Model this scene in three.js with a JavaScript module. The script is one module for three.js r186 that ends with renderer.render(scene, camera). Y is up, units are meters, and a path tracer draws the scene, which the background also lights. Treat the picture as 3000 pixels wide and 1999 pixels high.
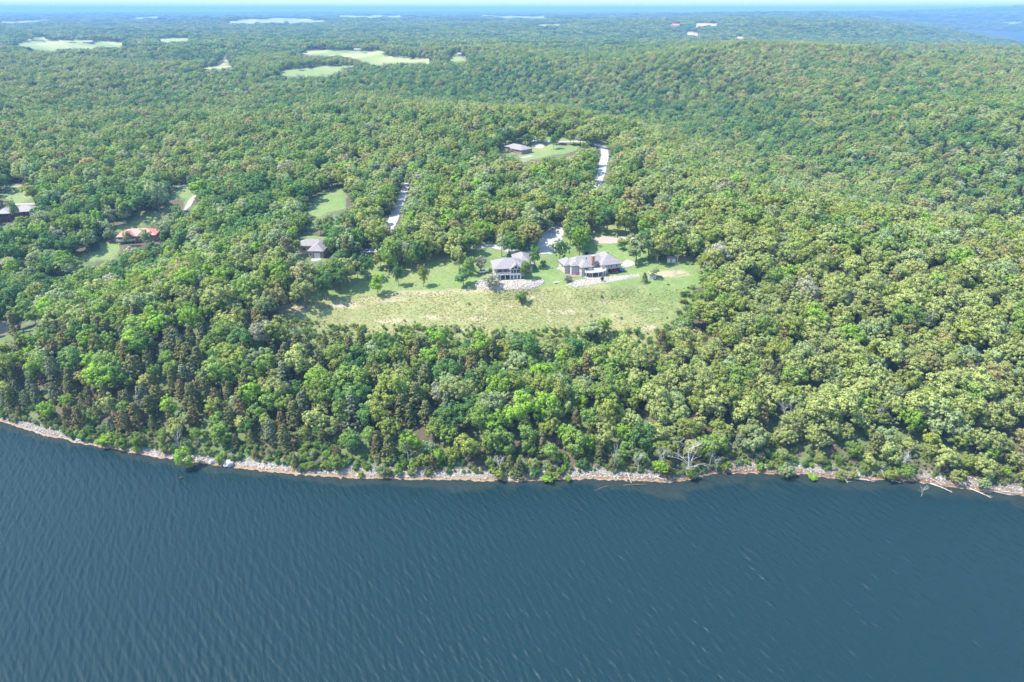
import * as THREE from 'three';
import { ImprovedNoise } from 'three/addons/math/ImprovedNoise.js';
import { mergeGeometries } from 'three/addons/utils/BufferGeometryUtils.js';

// ------------------------------------------------------------------ camera, sky, sun, exposure, air
const scene = new THREE.Scene();
const EYE = 156, TILT = 25.9 * Math.PI / 180;          // drone height above the lake, downward tilt
const camera = new THREE.PerspectiveCamera(53.1, 3000 / 1999, 1, 60000);
camera.position.set(0, EYE, 0);
camera.rotation.x = -TILT;
const renderer = new THREE.WebGLRenderer({ antialias: true });
renderer.toneMapping = THREE.LinearToneMapping;
renderer.toneMappingExposure = 2.35;
renderer.shadowMap.enabled = true;

const SUN = new THREE.Vector3(-0.60, 0.96, -0.08).normalize();
{
  const W = 256, H = 128, data = new Float32Array(W * H * 4);
  for (let j = 0; j < H; j++) for (let i = 0; i < W; i++) {
    const el = ((j + 0.5) / H - 0.5) * Math.PI, az = ((i + 0.5) / W - 0.5) * 2 * Math.PI;
    const x = Math.cos(az) * Math.cos(el), y = Math.sin(el), z = Math.sin(az) * Math.cos(el);
    const c = Math.max(0, x * SUN.x + y * SUN.y + z * SUN.z), k = Math.exp(-Math.max(0, y) * 4.2), glow = 0.26 * Math.pow(c, 5) + 0.10 * Math.pow(c, 40);
    const o = (j * W + i) * 4;
    data[o] = 0.21 + 0.47 * k + glow; data[o + 1] = 0.41 + 0.28 * k + glow * 0.95; data[o + 2] = 0.70 + 0.04 * k + glow * 0.85; data[o + 3] = 1;
  }
  const sky = new THREE.DataTexture(data, W, H, THREE.RGBAFormat, THREE.FloatType);
  sky.mapping = THREE.EquirectangularReflectionMapping; sky.magFilter = THREE.LinearFilter; sky.needsUpdate = true;
  scene.background = sky; scene.environment = sky;
}
const sun = new THREE.DirectionalLight(new THREE.Color(1, 0.945, 0.84), 4.6);
sun.position.copy(SUN).multiplyScalar(2000); sun.target.position.set(0, 0, -300);
sun.castShadow = true; sun.shadow.mapSize.set(4096, 4096);
Object.assign(sun.shadow.camera, { left: -900, right: 900, top: 900, bottom: -900, near: 10, far: 5000 });
scene.add(sun, sun.target);
scene.fog = new THREE.FogExp2(new THREE.Color(0.27, 0.55, 1.0), 0.00012);

// ------------------------------------------------------------------ small helpers
const E = 1.3;
let seedState = 7;
function seed(n) { seedState = (n * 2654435761) >>> 0; }
function R() { seedState = (seedState + 0x6D2B79F5) >>> 0; let t = seedState; t = Math.imul(t ^ (t >>> 15), t | 1); t ^= t + Math.imul(t ^ (t >>> 7), t | 61); return ((t ^ (t >>> 14)) >>> 0) / 4294967296; }
const rr = (a, b) => a + (b - a) * R();
const noiser = new ImprovedNoise();
const N2 = (x, y, z = 0.37) => noiser.noise(x, y, z);
const fbm = (x, y, o = 4) => { let s = 0, a = 0.5, f = 1; for (let i = 0; i < o; i++) { s += a * N2(x * f, y * f, i * 7.3 + 0.4); a *= 0.5; f *= 2.03; } return s; };
const clamp = THREE.MathUtils.clamp, lerp = THREE.MathUtils.lerp, sstep = (x, a, b) => THREE.MathUtils.smoothstep(x, a, b);
const CA = Math.cos(TILT), SA = Math.sin(TILT), F = 2000;
function project(x, y, d) {                              // world (d = distance ahead) to the photograph's pixels
  const dy = y - EYE, t = d * CA - dy * SA, v = dy * CA + d * SA;
  return [1500 + F * x / t, 999.5 - F * v / t, t];
}
function along(px, py) { const v = (999.5 - py) / F; return [(px - 1500) / F, v * CA - SA, v * SA + CA]; }   // x, y, ahead per unit of depth
function inPoly(p, x, y) {
  let c = false;
  for (let i = 0, j = p.length - 1; i < p.length; j = i++) if ((p[i][1] > y) !== (p[j][1] > y) && x < (p[j][0] - p[i][0]) * (y - p[i][1]) / (p[j][1] - p[i][1]) + p[i][0]) c = !c;
  return c;
}
function segDist(x, y, pts) {
  let best = 1e9;
  for (let i = 0; i + 1 < pts.length; i++) {
    const [ax, ay] = pts[i], [bx, by] = pts[i + 1], dx = bx - ax, dy = by - ay, t = clamp(((x - ax) * dx + (y - ay) * dy) / (dx * dx + dy * dy), 0, 1);
    best = Math.min(best, Math.hypot(x - ax - dx * t, y - ay - dy * t));
  }
  return best;
}
const boxed = (p) => { const b = [1e9, 1e9, -1e9, -1e9]; for (const [x, y] of p) { b[0] = Math.min(b[0], x); b[1] = Math.min(b[1], y); b[2] = Math.max(b[2], x); b[3] = Math.max(b[3], y); } return { p, b }; };
const hit = (q, x, y) => x >= q.b[0] && x <= q.b[2] && y >= q.b[1] && y <= q.b[3] && inPoly(q.p, x, y);

// ------------------------------------------------------------------ terrain height
const shoreAt = [[-700, 1090], [-300, 1165], [0, 1236], [120, 1272], [250, 1302], [380, 1325], [500, 1345], [620, 1362], [700, 1373], [850, 1389], [1000, 1398], [1200, 1404], [1420, 1408], [1600, 1410], [1730, 1404], [1850, 1408], [1960, 1412], [2030, 1403], [2110, 1386], [2220, 1388], [2330, 1386], [2420, 1398], [2500, 1403], [2600, 1404], [2700, 1414], [2800, 1430], [2900, 1442], [3000, 1449], [3300, 1480], [3800, 1520]].map(([px, py]) => { const r = along(px, py), t = -EYE / r[1]; return [r[0] * t, r[2] * t]; });
function shore(x) {
  let i = 0; while (i < shoreAt.length - 2 && shoreAt[i + 1][0] < x) i++;
  const [ax, ad] = shoreAt[i], [bx, bd] = shoreAt[i + 1];
  return lerp(ad, bd, (x - ax) / (bx - ax)) + 0.9 * N2(x * 0.11, 3.1) + 0.4 * N2(x * 0.37, 9.2);
}
// [pixel x, pixel y, ground height before scaling, canopy above it]
const marks = [
  [1490, 806, 25.5, 0], [1745, 795, 25.5, 0], [1900, 800, 26, 0], [1620, 720, 27, 0], [1790, 700, 27.5, 0], [1300, 780, 25, 0], [1200, 840, 22, 0],
  [1500, 870, 21, 0], [1500, 950, 16.5, 0], [1950, 950, 16.5, 0], [1000, 960, 15, 0], [1900, 880, 21, 0], [1000, 870, 20, 0], [1200, 950, 16, 0],
  [600, 1050, 9, 8], [1000, 1180, 7, 8], [1500, 1200, 7, 8], [2000, 1200, 7, 8], [2500, 1200, 8, 8], [2900, 1250, 8, 8], [300, 1100, 8, 7], [60, 1060, 5, 7], [-200, 1020, 2, 7],
  [2400, 1000, 15, 8], [2900, 1000, 17, 8], [2400, 760, 27, 8], [2900, 800, 27, 8], [2150, 620, 34, 8], [2500, 640, 34, 8], [2900, 690, 33, 8], [3300, 720, 30, 8],
  [2000, 540, 36, 8], [1850, 470, 39, 8], [1770, 450, 37, 0], [1515, 445, 36, 0], [1600, 600, 31, 6], [1250, 600, 31, 8], [1165, 600, 29.5, 0], [920, 730, 26, 0], [970, 590, 27, 0], [1250, 680, 28, 8],
  [300, 865, 14, 8], [570, 790, 22, 8], [800, 690, 27, 8], [150, 840, 2, 6], [330, 820, 4, 6], [520, 750, 8, 6], [360, 705, 16, 0], [60, 640, 20, 0], [50, 550, 25, 0], [450, 620, 23, 0], [540, 565, 26, 0], [700, 620, 22, 7], [-250, 700, 12, 8], [100, 740, 10, 7],
  [300, 420, 29, 8], [-200, 420, 30, 8], [700, 420, 31, 8], [1100, 430, 33, 8], [700, 300, 27, 8], [200, 300, 30, 8], [1000, 300, 35, 8], [1350, 330, 40, 8], [1650, 330, 43, 8],
  [1500, 250, 26, 8], [1750, 282, 19, 8], [2000, 352, 14, 8], [2250, 425, 10, 8], [2550, 495, 7, 8], [2950, 575, 4, 8], [3300, 640, 3, 8],
  [1300, 215, 41, 8], [2300, 300, 32, 8], [2700, 380, 31, 8], [3000, 430, 28, 8], [2300, 200, 49, 8], [2700, 240, 48, 8], [3000, 280, 44, 8], [2300, 138, 61, 8], [1950, 135, 60, 8], [2650, 140, 61, 8], [3000, 166, 52, 8], [3400, 190, 44, 8], [1700, 150, 54, 8], [1450, 165, 48, 8], [1900, 200, 47, 8],
  [240, 133, 47, 0], [1000, 160, 47, 0], [930, 208, 43, 0], [600, 220, 38, 8], [100, 220, 37, 8], [-200, 160, 44, 8], [650, 160, 42, 8], [1250, 178, 46, 0],
  [2500, 118, 34, 8], [2100, 112, 38, 8], [1700, 110, 40, 8], [2150, 55, 74, 8], [2500, 72, 66, 8], [1900, 56, 68, 8], [2800, 118, 18, 8],
  [1200, 100, 44, 8], [700, 100, 46, 8], [200, 90, 48, 8], [1300, 62, 58, 8], [800, 64, 56, 8], [300, 62, 56, 8], [-200, 62, 56, 8],
  [200, 44, 66, 8], [800, 44, 64, 8], [1400, 44, 66, 8], [2000, 43, 70, 8], [2700, 60, 60, 8], [2850, 40, 78, 8], [2900, 25, 122, 8], [2500, 34, 98, 8], [3300, 24, 124, 8],
];
const cps = marks.map(([px, py, e, c]) => { const r = along(px, py), t = ((e + c) * E - EYE) / r[1]; return t > 0 && t < 30000 ? [r[0] / r[2], Math.log(r[2] * t), e * E] : null; }).filter(Boolean);
for (const u of [-0.9, -0.45, 0, 0.45, 0.9]) { cps.push([u, Math.log(15000), 92], [u, Math.log(24000), 104], [u, Math.log(40000), 90]); }
for (const u of [-1.2, 1.25]) for (const d of [200, 320, 520, 900, 2000]) cps.push([u, Math.log(d), 18 + d * 0.012]);
const kernel = (r2) => r2 < 1e-12 ? 0 : 0.5 * r2 * Math.log(r2);
const weights = (() => {                                 // thin-plate surface through the marks
  const n = cps.length, m = n + 3, A = Array.from({ length: m }, () => new Float64Array(m + 1));
  for (let i = 0; i < n; i++) {
    for (let j = 0; j < n; j++) A[i][j] = kernel((cps[i][0] - cps[j][0]) ** 2 + (cps[i][1] - cps[j][1]) ** 2);
    A[i][i] += 0.0008; A[i][n] = A[n][i] = 1; A[i][n + 1] = A[n + 1][i] = cps[i][0]; A[i][n + 2] = A[n + 2][i] = cps[i][1]; A[i][m] = cps[i][2];
  }
  for (let c = 0; c < m; c++) {
    let p = c; for (let r = c + 1; r < m; r++) if (Math.abs(A[r][c]) > Math.abs(A[p][c])) p = r;
    [A[c], A[p]] = [A[p], A[c]];
    for (let r = c + 1; r < m; r++) { const k = A[r][c] / A[c][c]; if (k) for (let q = c; q <= m; q++) A[r][q] -= k * A[c][q]; }
  }
  const w = new Float64Array(m);
  for (let r = m - 1; r >= 0; r--) { let s = A[r][m]; for (let q = r + 1; q < m; q++) s -= A[r][q] * w[q]; w[r] = s / A[r][r]; }
  return w;
})();
function surface(u, s) {
  const n = cps.length; let h = weights[n] + weights[n + 1] * u + weights[n + 2] * s;
  for (let i = 0; i < n; i++) { const a = u - cps[i][0], b = s - cps[i][1]; h += weights[i] * kernel(a * a + b * b); }
  return h;
}
const coveLine = [[-600, 352], [-340, 338], [-281, 335]];
const farLake = [[3753, 6440], [3500, 5400], [3100, 4600], [2708, 3940], [2600, 3300], [4600, 3300], [5200, 5600], [3823, 5590]];
const pads = [];
const relief = (x, d) => { const a = N2(x / 340 + 3.3, d / 420 + 1.7), b = N2(x / 130 + 8, d / 170); return 17 * (0.42 - 1.5 * Math.abs(a)) * 1.2 + 7 * (0.3 - Math.abs(b)); };   // rounded spurs parted by narrow hollows
function ground(x, d) {
  if (d < 20) return -9;
  const w = d - shore(x);
  if (w < 0) return Math.max(-7, 0.12 * w) - 0.02;
  let h = d < 260 && w < 1 ? 3 : surface(x / d, Math.log(d));
  const k = sstep(d, 420, 1400);
  if (k > 0) h += k * (relief(x, d) + sstep(d, 1500, 6000) * 26 * fbm(x / 1500 + 9, d / 1500, 3));
  h += 0.5 * fbm(x / 14, d / 14, 2) + 1.2 * fbm(x / 55 + 4, d / 55, 2);
  const bank = 0.02 + (w < 3.4 ? 0.5 * w : 1.7 + (w - 3.4) * 0.38);
  if (d < 420) { const q = clamp(0.5 + 0.5 * (bank - h) / 2.5, 0, 1); h = lerp(bank, h, q) - 1.25 * q * (1 - q); }
  if (x < -200 && d < 480) h = Math.min(h, (segDist(x, d, coveLine) - 10) * 0.3);
  if (d > 2500 && x > 1500) { const inside = inPoly(farLake, x, d), e = segDist(x, d, farLake.concat([farLake[0]])); h = inside ? Math.max(-6, -e * 0.1) : Math.min(Math.max(h, 3), 1 + e * 0.11); }
  else h = Math.max(h, w < 6 ? -9 : x < -200 && d < 480 ? -5 : 0.4);
  for (const p of pads) { const e = Math.hypot(x - p.x, d - p.d); if (e < p.r * 1.6) h = lerp(p.h, h, sstep(e, p.r, p.r * 1.6)); }
  return h;
}
function P(px, py, y0) {                                 // where the sight line through a pixel meets the ground
  const r = along(px, py);
  if (y0 !== undefined) { const t = (y0 - EYE) / r[1]; return new THREE.Vector3(r[0] * t, y0, -r[2] * t); }
  let t = 120, prev = 120;
  while (t < 30000) { if (EYE + r[1] * t < Math.max(0, ground(r[0] * t, r[2] * t))) break; prev = t; t *= 1.006; }
  for (let i = 0; i < 18; i++) { const m = (prev + t) / 2; if (EYE + r[1] * m < Math.max(0, ground(r[0] * m, r[2] * m))) t = m; else prev = m; }
  return new THREE.Vector3(r[0] * t, ground(r[0] * t, r[2] * t), -r[2] * t);
}

// ------------------------------------------------------------------ materials
function std(r, g, b, o = {}) { const m = new THREE.MeshStandardMaterial({ roughness: 0.9, ...o }); m.color.setRGB(r, g, b); return m; }
function grainTexture(size, fn, repeat, srgb) {
  const data = new Uint8Array(size * size * 4);
  for (let j = 0; j < size; j++) for (let i = 0; i < size; i++) { const c = fn(i / size, j / size); data.set([c[0] * 255, c[1] * 255, c[2] * 255, 255], (j * size + i) * 4); }
  const t = new THREE.DataTexture(data, size, size); t.wrapS = t.wrapT = THREE.RepeatWrapping; t.magFilter = THREE.LinearFilter; t.minFilter = THREE.LinearFilter; t.repeat.set(repeat, repeat);
  if (srgb) t.colorSpace = THREE.SRGBColorSpace; t.needsUpdate = true; return t;
}
const wrapNoise = (u, v, f, z) => {                      // noise that repeats without a seam
  const a = N2(u * f, v * f, z), b = N2((u - 1) * f, v * f, z), c = N2(u * f, (v - 1) * f, z), e = N2((u - 1) * f, (v - 1) * f, z);
  return lerp(lerp(a, b, u), lerp(c, e, u), v);
};
const grain = grainTexture(512, (u, v) => { const n = 0.8 + 0.34 * wrapNoise(u, v, 9, 1) + 0.36 * wrapNoise(u, v, 40, 5) + 0.3 * wrapNoise(u, v, 150, 8); const g = clamp(n, 0.25, 1); return [g, clamp(g * 0.99 + 0.06 * wrapNoise(u, v, 20, 3), 0, 1), g * 0.97]; }, 1, false);
const M = {
  ground: new THREE.MeshStandardMaterial({ vertexColors: true, map: grain, roughness: 1 }),
  bark: std(0.13, 0.105, 0.085), dead: std(0.40, 0.38, 0.36), log: std(0.42, 0.37, 0.32), rock: std(0.52, 0.48, 0.43, { roughness: 0.95 }), greyRock: std(0.40, 0.40, 0.41),
  gravel: std(0.42, 0.41, 0.41, { map: grain, roughness: 1 }), court: std(0.38, 0.32, 0.28, { map: grain, roughness: 1 }), concrete: std(0.36, 0.34, 0.31, { map: grain }),
  shingle: std(0.275, 0.25, 0.265, { map: grain, roughness: 0.95 }), redRoof: std(0.55, 0.19, 0.16, { roughness: 0.6 }), greyRoof: std(0.34, 0.31, 0.34, { map: grain }),
  stucco: std(0.527, 0.451, 0.399, { map: grain }), brick: std(0.36, 0.23, 0.21, { map: grain }), darkRed: std(0.20, 0.08, 0.09), tan: std(0.50, 0.45, 0.43, { map: grain }), copper: std(0.40, 0.22, 0.13, { map: grain }),
  white: std(0.62, 0.60, 0.57, { roughness: 0.6 }), glass: new THREE.MeshStandardMaterial({ color: new THREE.Color(0.03, 0.04, 0.055), roughness: 0.08, metalness: 0 }), soffit: std(0.45, 0.42, 0.40),
  metal: std(0.55, 0.56, 0.58, { roughness: 0.45, metalness: 0.6 }), wood: std(0.30, 0.22, 0.15), blue: std(0.06, 0.20, 0.42, { roughness: 0.6 }), black: std(0.03, 0.03, 0.03, { roughness: 0.6 }), brickPatio: std(0.30, 0.20, 0.18, { map: grain }), redLeaf: null,
};
const leafMat = (r, g, b) => { const m = new THREE.MeshPhysicalMaterial({ vertexColors: true, roughness: 1, transmission: 0.34, thickness: 0, specularIntensity: 0.3 }); m.color.setRGB(r, g, b); return m; };

// ------------------------------------------------------------------ naming
const taken = new Map();
function numbered(name) { const n = taken.get(name) || 0; taken.set(name, n + 1); return n ? name + '_' + String(n).padStart(3, '0') : name; }
function tag(o, label, category, group, kind) { if (label) o.userData.label = label; if (category) o.userData.category = category; if (group) o.userData.group = group; if (kind) o.userData.kind = kind; return o; }
function shade(o) { o.castShadow = o.receiveShadow = true; return o; }
function part(name, geo, mat, parent) { const m = shade(new THREE.Mesh(geo, mat)); m.name = name; parent.add(m); return m; }
function thing(name, label, category, pos, turn = 0, group) { const g = new THREE.Group(); g.name = numbered(name); g.position.copy(pos); g.rotation.y = turn; scene.add(g); return tag(g, label, category, group); }
function solo(name, geo, mat, label, category, group, kind) { const m = shade(new THREE.Mesh(geo, mat)); m.name = numbered(name); scene.add(m); return tag(m, label, category, group, kind); }

// ------------------------------------------------------------------ what grows where, outlined on the photograph and laid on the ground
const meadow = boxed([[925, 1010], [935, 950], [830, 928], [800, 900], [905, 880], [1010, 868], [1300, 850], [1480, 846], [1600, 842], [1760, 832], [1880, 835], [2010, 822], [1990, 900], [1960, 960], [1900, 990], [1840, 972], [1740, 975], [1620, 968], [1500, 975], [1350, 965], [1200, 958], [1050, 962], [960, 955]]);
const lawn = boxed([[900, 880], [960, 850], [1030, 835], [1080, 800], [1180, 785], [1260, 775], [1330, 770], [1385, 760], [1400, 735], [1440, 730], [1480, 745], [1560, 742], [1600, 730], [1640, 745], [1660, 730], [1735, 740], [1738, 690], [1725, 655], [1820, 672], [1880, 695], [1855, 712], [1870, 745], [1905, 775], [1960, 770], [2035, 765], [2030, 800], [2010, 840], [1880, 845], [1760, 842], [1480, 856], [1300, 860], [1010, 878]]);
const yard = boxed([[1600, 640], [1900, 650], [2070, 740], [2060, 840], [1400, 860], [1000, 880], [880, 890], [880, 850], [1050, 780], [1420, 715]]);
const rockBeds = [boxed([[1385, 838], [1405, 822], [1500, 824], [1592, 819], [1594, 830], [1560, 847], [1450, 851], [1405, 847]]), boxed([[1655, 838], [1680, 823], [1760, 813], [1870, 804], [1876, 811], [1780, 827], [1690, 843]]), boxed([[215, 763], [235, 747], [300, 737], [345, 748], [330, 762]])];
const meadowGround = boxed([[860, 1000], [880, 950], [820, 930], [800, 900], [905, 880], [1010, 868], [1300, 850], [1480, 846], [1600, 842], [1760, 832], [1880, 835], [2040, 815], [2040, 900], [2010, 990], [1940, 1040], [1800, 1040], [1500, 1040], [1200, 1030], [1000, 1030]]);
const lots = [                                           // open ground seen between the trees
  meadow, lawn,
  boxed([[1575, 745], [1590, 700], [1610, 665], [1640, 655], [1645, 700], [1630, 735]]),
  boxed([[1425, 790], [1440, 755], [1500, 745], [1590, 735], [1605, 790], [1600, 830], [1440, 830]]),
  boxed([[1660, 800], [1665, 745], [1700, 735], [1780, 730], [1850, 765], [1850, 800], [1700, 815]]),
  boxed([[857, 735], [860, 698], [905, 690], [955, 695], [955, 735], [952, 765], [915, 770], [905, 740]]),
  boxed([[1462, 447], [1470, 430], [1500, 420], [1560, 425], [1610, 412], [1625, 428], [1700, 425], [1690, 440], [1650, 452], [1600, 458], [1560, 468], [1530, 475], [1520, 455]]),
  boxed([[1530, 400], [1600, 398], [1710, 412], [1700, 425], [1640, 418], [1560, 415]]),
  boxed([[905, 625], [918, 580], [1000, 553], [1017, 575], [1010, 612], [960, 622], [930, 640]]),
  boxed([[0, 575], [0, 545], [40, 535], [70, 545], [110, 560], [75, 590], [55, 600]]),
  boxed([[0, 655], [2, 618], [34, 612], [34, 650]]), boxed([[60, 635], [55, 605], [95, 600], [95, 630]]),
  boxed([[500, 580], [505, 548], [545, 545], [570, 575], [545, 615], [535, 600], [548, 580]]), boxed([[380, 655], [400, 628], [470, 618], [500, 600], [490, 630], [420, 655]]),
  boxed([[330, 690], [345, 660], [440, 660], [445, 682], [400, 695], [385, 715], [340, 715]]), boxed([[215, 765], [235, 745], [290, 735], [290, 712], [355, 715], [350, 735], [330, 762]]),
  boxed([[1765, 415], [1785, 440], [1783, 470], [1775, 500], [1755, 540], [1740, 545], [1752, 505], [1756, 470], [1765, 445], [1740, 425]]),
  boxed([[1178, 545], [1196, 545], [1180, 605], [1152, 665], [1140, 660], [1160, 600]]),
  boxed([[1430, 732], [1432, 718], [1470, 718], [1480, 740]]), boxed([[1050, 745], [1060, 730], [1085, 725], [1080, 745]]),
  boxed([[1425, 845], [1380, 830], [1400, 820], [1590, 818], [1600, 838]]),
];
const fields = [
  boxed([[28, 135], [60, 125], [220, 116], [372, 126], [374, 138], [250, 144], [110, 148]]), boxed([[70, 113], [140, 109], [142, 113], [75, 118]]), boxed([[440, 120], [470, 113], [590, 110], [560, 119], [500, 125]]),
  boxed([[840, 149], [1000, 147], [1118, 150], [1125, 162], [1180, 170], [1262, 174], [1270, 184], [1170, 183], [1100, 188], [1040, 172], [1000, 163], [900, 162]]), boxed([[1320, 168], [1350, 155], [1360, 162], [1355, 180], [1330, 182]]),
  boxed([[812, 224], [815, 207], [905, 200], [960, 192], [1005, 192], [1050, 190], [1000, 205], [960, 222], [900, 222]]), boxed([[592, 204], [600, 197], [660, 190], [690, 195], [650, 200], [610, 206]]), boxed([[646, 190], [650, 168], [660, 168], [662, 190]]),
  boxed([[630, 70], [700, 60], [820, 53], [960, 60], [900, 66], [760, 68]]), boxed([[380, 52], [470, 48], [470, 54], [380, 55]]), boxed([[1380, 50], [1420, 46], [1600, 47], [1600, 52]]), boxed([[0, 65], [120, 58], [150, 62], [10, 70]]), boxed([[1000, 45], [1180, 46], [1180, 52], [1000, 50]]),
  boxed([[1550, 73], [1660, 70], [1660, 74], [1550, 76]]), boxed([[2000, 104], [2012, 92], [2040, 96], [2045, 106]]), boxed([[2018, 78], [2040, 70], [2110, 66], [2110, 73], [2030, 80]]), boxed([[2150, 114], [2160, 105], [2185, 107], [2180, 114]]), boxed([[1960, 77], [1975, 70], [1998, 72], [1985, 80]]),
  boxed([[2930, 68], [2960, 63], [2995, 66], [2960, 71]]),
];
const bareSpots = [[1260, 858, 150, 9], [1400, 852, 110, 8], [1120, 878, 90, 10], [1010, 893, 70, 14], [1660, 915, 34, 7], [1615, 913, 26, 6], [1500, 897, 30, 5], [1480, 921, 22, 3], [1660, 907, 15, 4], [1780, 887, 26, 6], [1800, 922, 20, 5], [1560, 871, 40, 5], [1420, 905, 30, 5], [1915, 907, 20, 4], [1400, 935, 60, 8], [1280, 930, 60, 8], [1900, 960, 40, 10], [1330, 965, 40, 8], [1150, 940, 60, 9], [860, 905, 60, 22], [1960, 802, 70, 14], [1990, 760, 30, 10]];
const roads = {};
const openings = [boxed([[-40, 962], [30, 958], [52, 966], [62, 975], [30, 984], [0, 992], [-40, 1000]]), boxed([[55, 962], [80, 945], [128, 936], [132, 946], [90, 958]]), boxed([[2782, 86], [2850, 88], [3040, 95], [3040, 132], [2960, 118], [2880, 104], [2820, 94]])];
function forestOpen(px, py) { for (const q of openings) if (hit(q, px, py)) return true;
  if (py < 240) { const j = N2(px / 26, py / 9, 5.5); if (N2(px / 17 + 9, py / 5, 2.2) > 0.42) return false; px += 22 * j; py += 4 * N2(px / 40, py / 14, 8.1); }
  for (const q of lots) if (hit(q, px, py)) return true; for (const q of fields) if (hit(q, px, py)) return true; return false; }
const wildField = (x, d) => d > 3000 && fbm(x / 1300 + 40, d / 900, 3) > 0.235 - 0.06 * sstep(d, 5000, 9000) && x < d * 0.35;

// ------------------------------------------------------------------ ground sheet
function groundColor(x, d, h, px, py, c) {
  const w = d - shore(x), n = fbm(x / 9, d / 9, 3), n2 = fbm(x / 3.1 + 30, d / 3.1, 2), n3 = fbm(x / 40 + 11, d / 40, 3);
  const herb = sstep(n3 + 0.6 * n, -0.12, 0.16); let r = lerp(0.105, 0.120, herb) + 0.03 * n2, g = lerp(0.085, 0.165, herb) + 0.03 * n2, b = lerp(0.055, 0.062, herb) + 0.015 * n2;               // leaf litter, low green growth
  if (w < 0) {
    const e = w / (0.6 + 0.7 * sstep(x, -60, -5)) + 9 * n3 + 5 * n + 2.5 * n2, siltDepthTone = sstep(e, -6.5, -3.5), sand = w + 1.4 * n + n2 > -1.3;       // ragged sand, silty brown, dark mud; light lost in deeper water painted in
    r = sand ? 0.36 : lerp(0.05, 0.33, siltDepthTone); g = sand ? 0.235 : lerp(0.055, 0.255, siltDepthTone); b = sand ? 0.13 : lerp(0.042, 0.13, siltDepthTone);
  } else if (w < 6.5 && d < 420) {
    const wob = w + 1.3 * n + 0.9 * n2 + 2.2 * N2(x * 0.06, 15), right = sstep(x, 40, 75), mud = 1 - sstep(wob, lerp(0.7, 1.6, right), lerp(1.3, 2.6, right)), up = sstep(wob, 2.9, 4.4);
    const pr = 0.31 + 0.22 * n2 + 0.1 * n, pg = 0.27 + 0.2 * n2 + 0.1 * n, pb = 0.235 + 0.18 * n2 + 0.08 * n;
    const lr = lerp(lerp(pr, lerp(0.30, 0.22, right), mud), r, up), lg = lerp(lerp(pg, lerp(0.20, 0.13, right), mud), g, up), lb = lerp(lerp(pb, lerp(0.125, 0.085, right), mud), b, up);
    r = lr; g = lg; b = lb;
  } else if (x < -200 && d < 480 && h < 0.45 + 0.5 * n) { r = 0.40; g = 0.29; b = 0.24; }
  const inYard = hit(yard, px, py), inMeadow = hit(meadowGround, px, py), inLawn = !inMeadow && hit(lawn, px, py);
  if (inMeadow || inLawn || inYard || (d < 700 && lots.some((q) => hit(q, px, py)))) {
    const dry = inMeadow ? clamp(0.62 + 0.9 * n3 + 0.5 * n - 0.55 * sstep(px, 1820, 1960) * sstep(900 - py, -40, 40) + 0.2 * n2, 0, 1) : clamp(0.16 + 0.7 * n3 + 0.25 * n, 0, 0.75);
    r = lerp(0.155, 0.285, dry); g = lerp(0.235, 0.255, dry); b = lerp(0.07, 0.115, dry);
    const fine = 1 + 0.25 * n2 + 0.15 * n; r *= fine; g *= fine; b *= fine;
    let bare = 0;
    for (const [bx, by, rx, ry] of bareSpots) { const e = Math.hypot((px - bx) / rx, (py - by) / ry); if (e < 1.5) bare = Math.max(bare, (1 - sstep(e + 0.7 * n + 0.5 * n2, 0.45, 1.05)) * (rx > 80 ? 0.55 : 0.8)); }
    if (rockBeds.some((q, i) => i < 2 && hit(q, px, py))) { r = 0.33 + 0.15 * n2; g = 0.29 + 0.14 * n2; b = 0.25 + 0.12 * n2; bare = 0; }
    r = lerp(r, 0.42 + 0.1 * n2, bare); g = lerp(g, 0.345 + 0.1 * n2, bare); b = lerp(b, 0.25 + 0.07 * n2, bare);
  } else if (d > 700 && (fields.some((q) => hit(q, px + 22 * N2(px / 26, py / 9, 5.5), py + 4 * N2(px / 40, py / 14, 8.1))) || wildField(x, d))) {
    const k = sstep(fbm(x / 120, d / 120, 3), -0.2, 0.25); r = lerp(0.20, 0.36, k); g = lerp(0.27, 0.36, k); b = lerp(0.085, 0.16, k);
    if (px > 1950 && px < 2200 && d > 2000) { r = 0.46; g = 0.34; b = 0.22; }
  } else if (d > 1800) { r = 0.05; g = 0.075; b = 0.03; }
  c[0] = Math.max(0.01, r); c[1] = Math.max(0.01, g); c[2] = Math.max(0.01, b);
}
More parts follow.
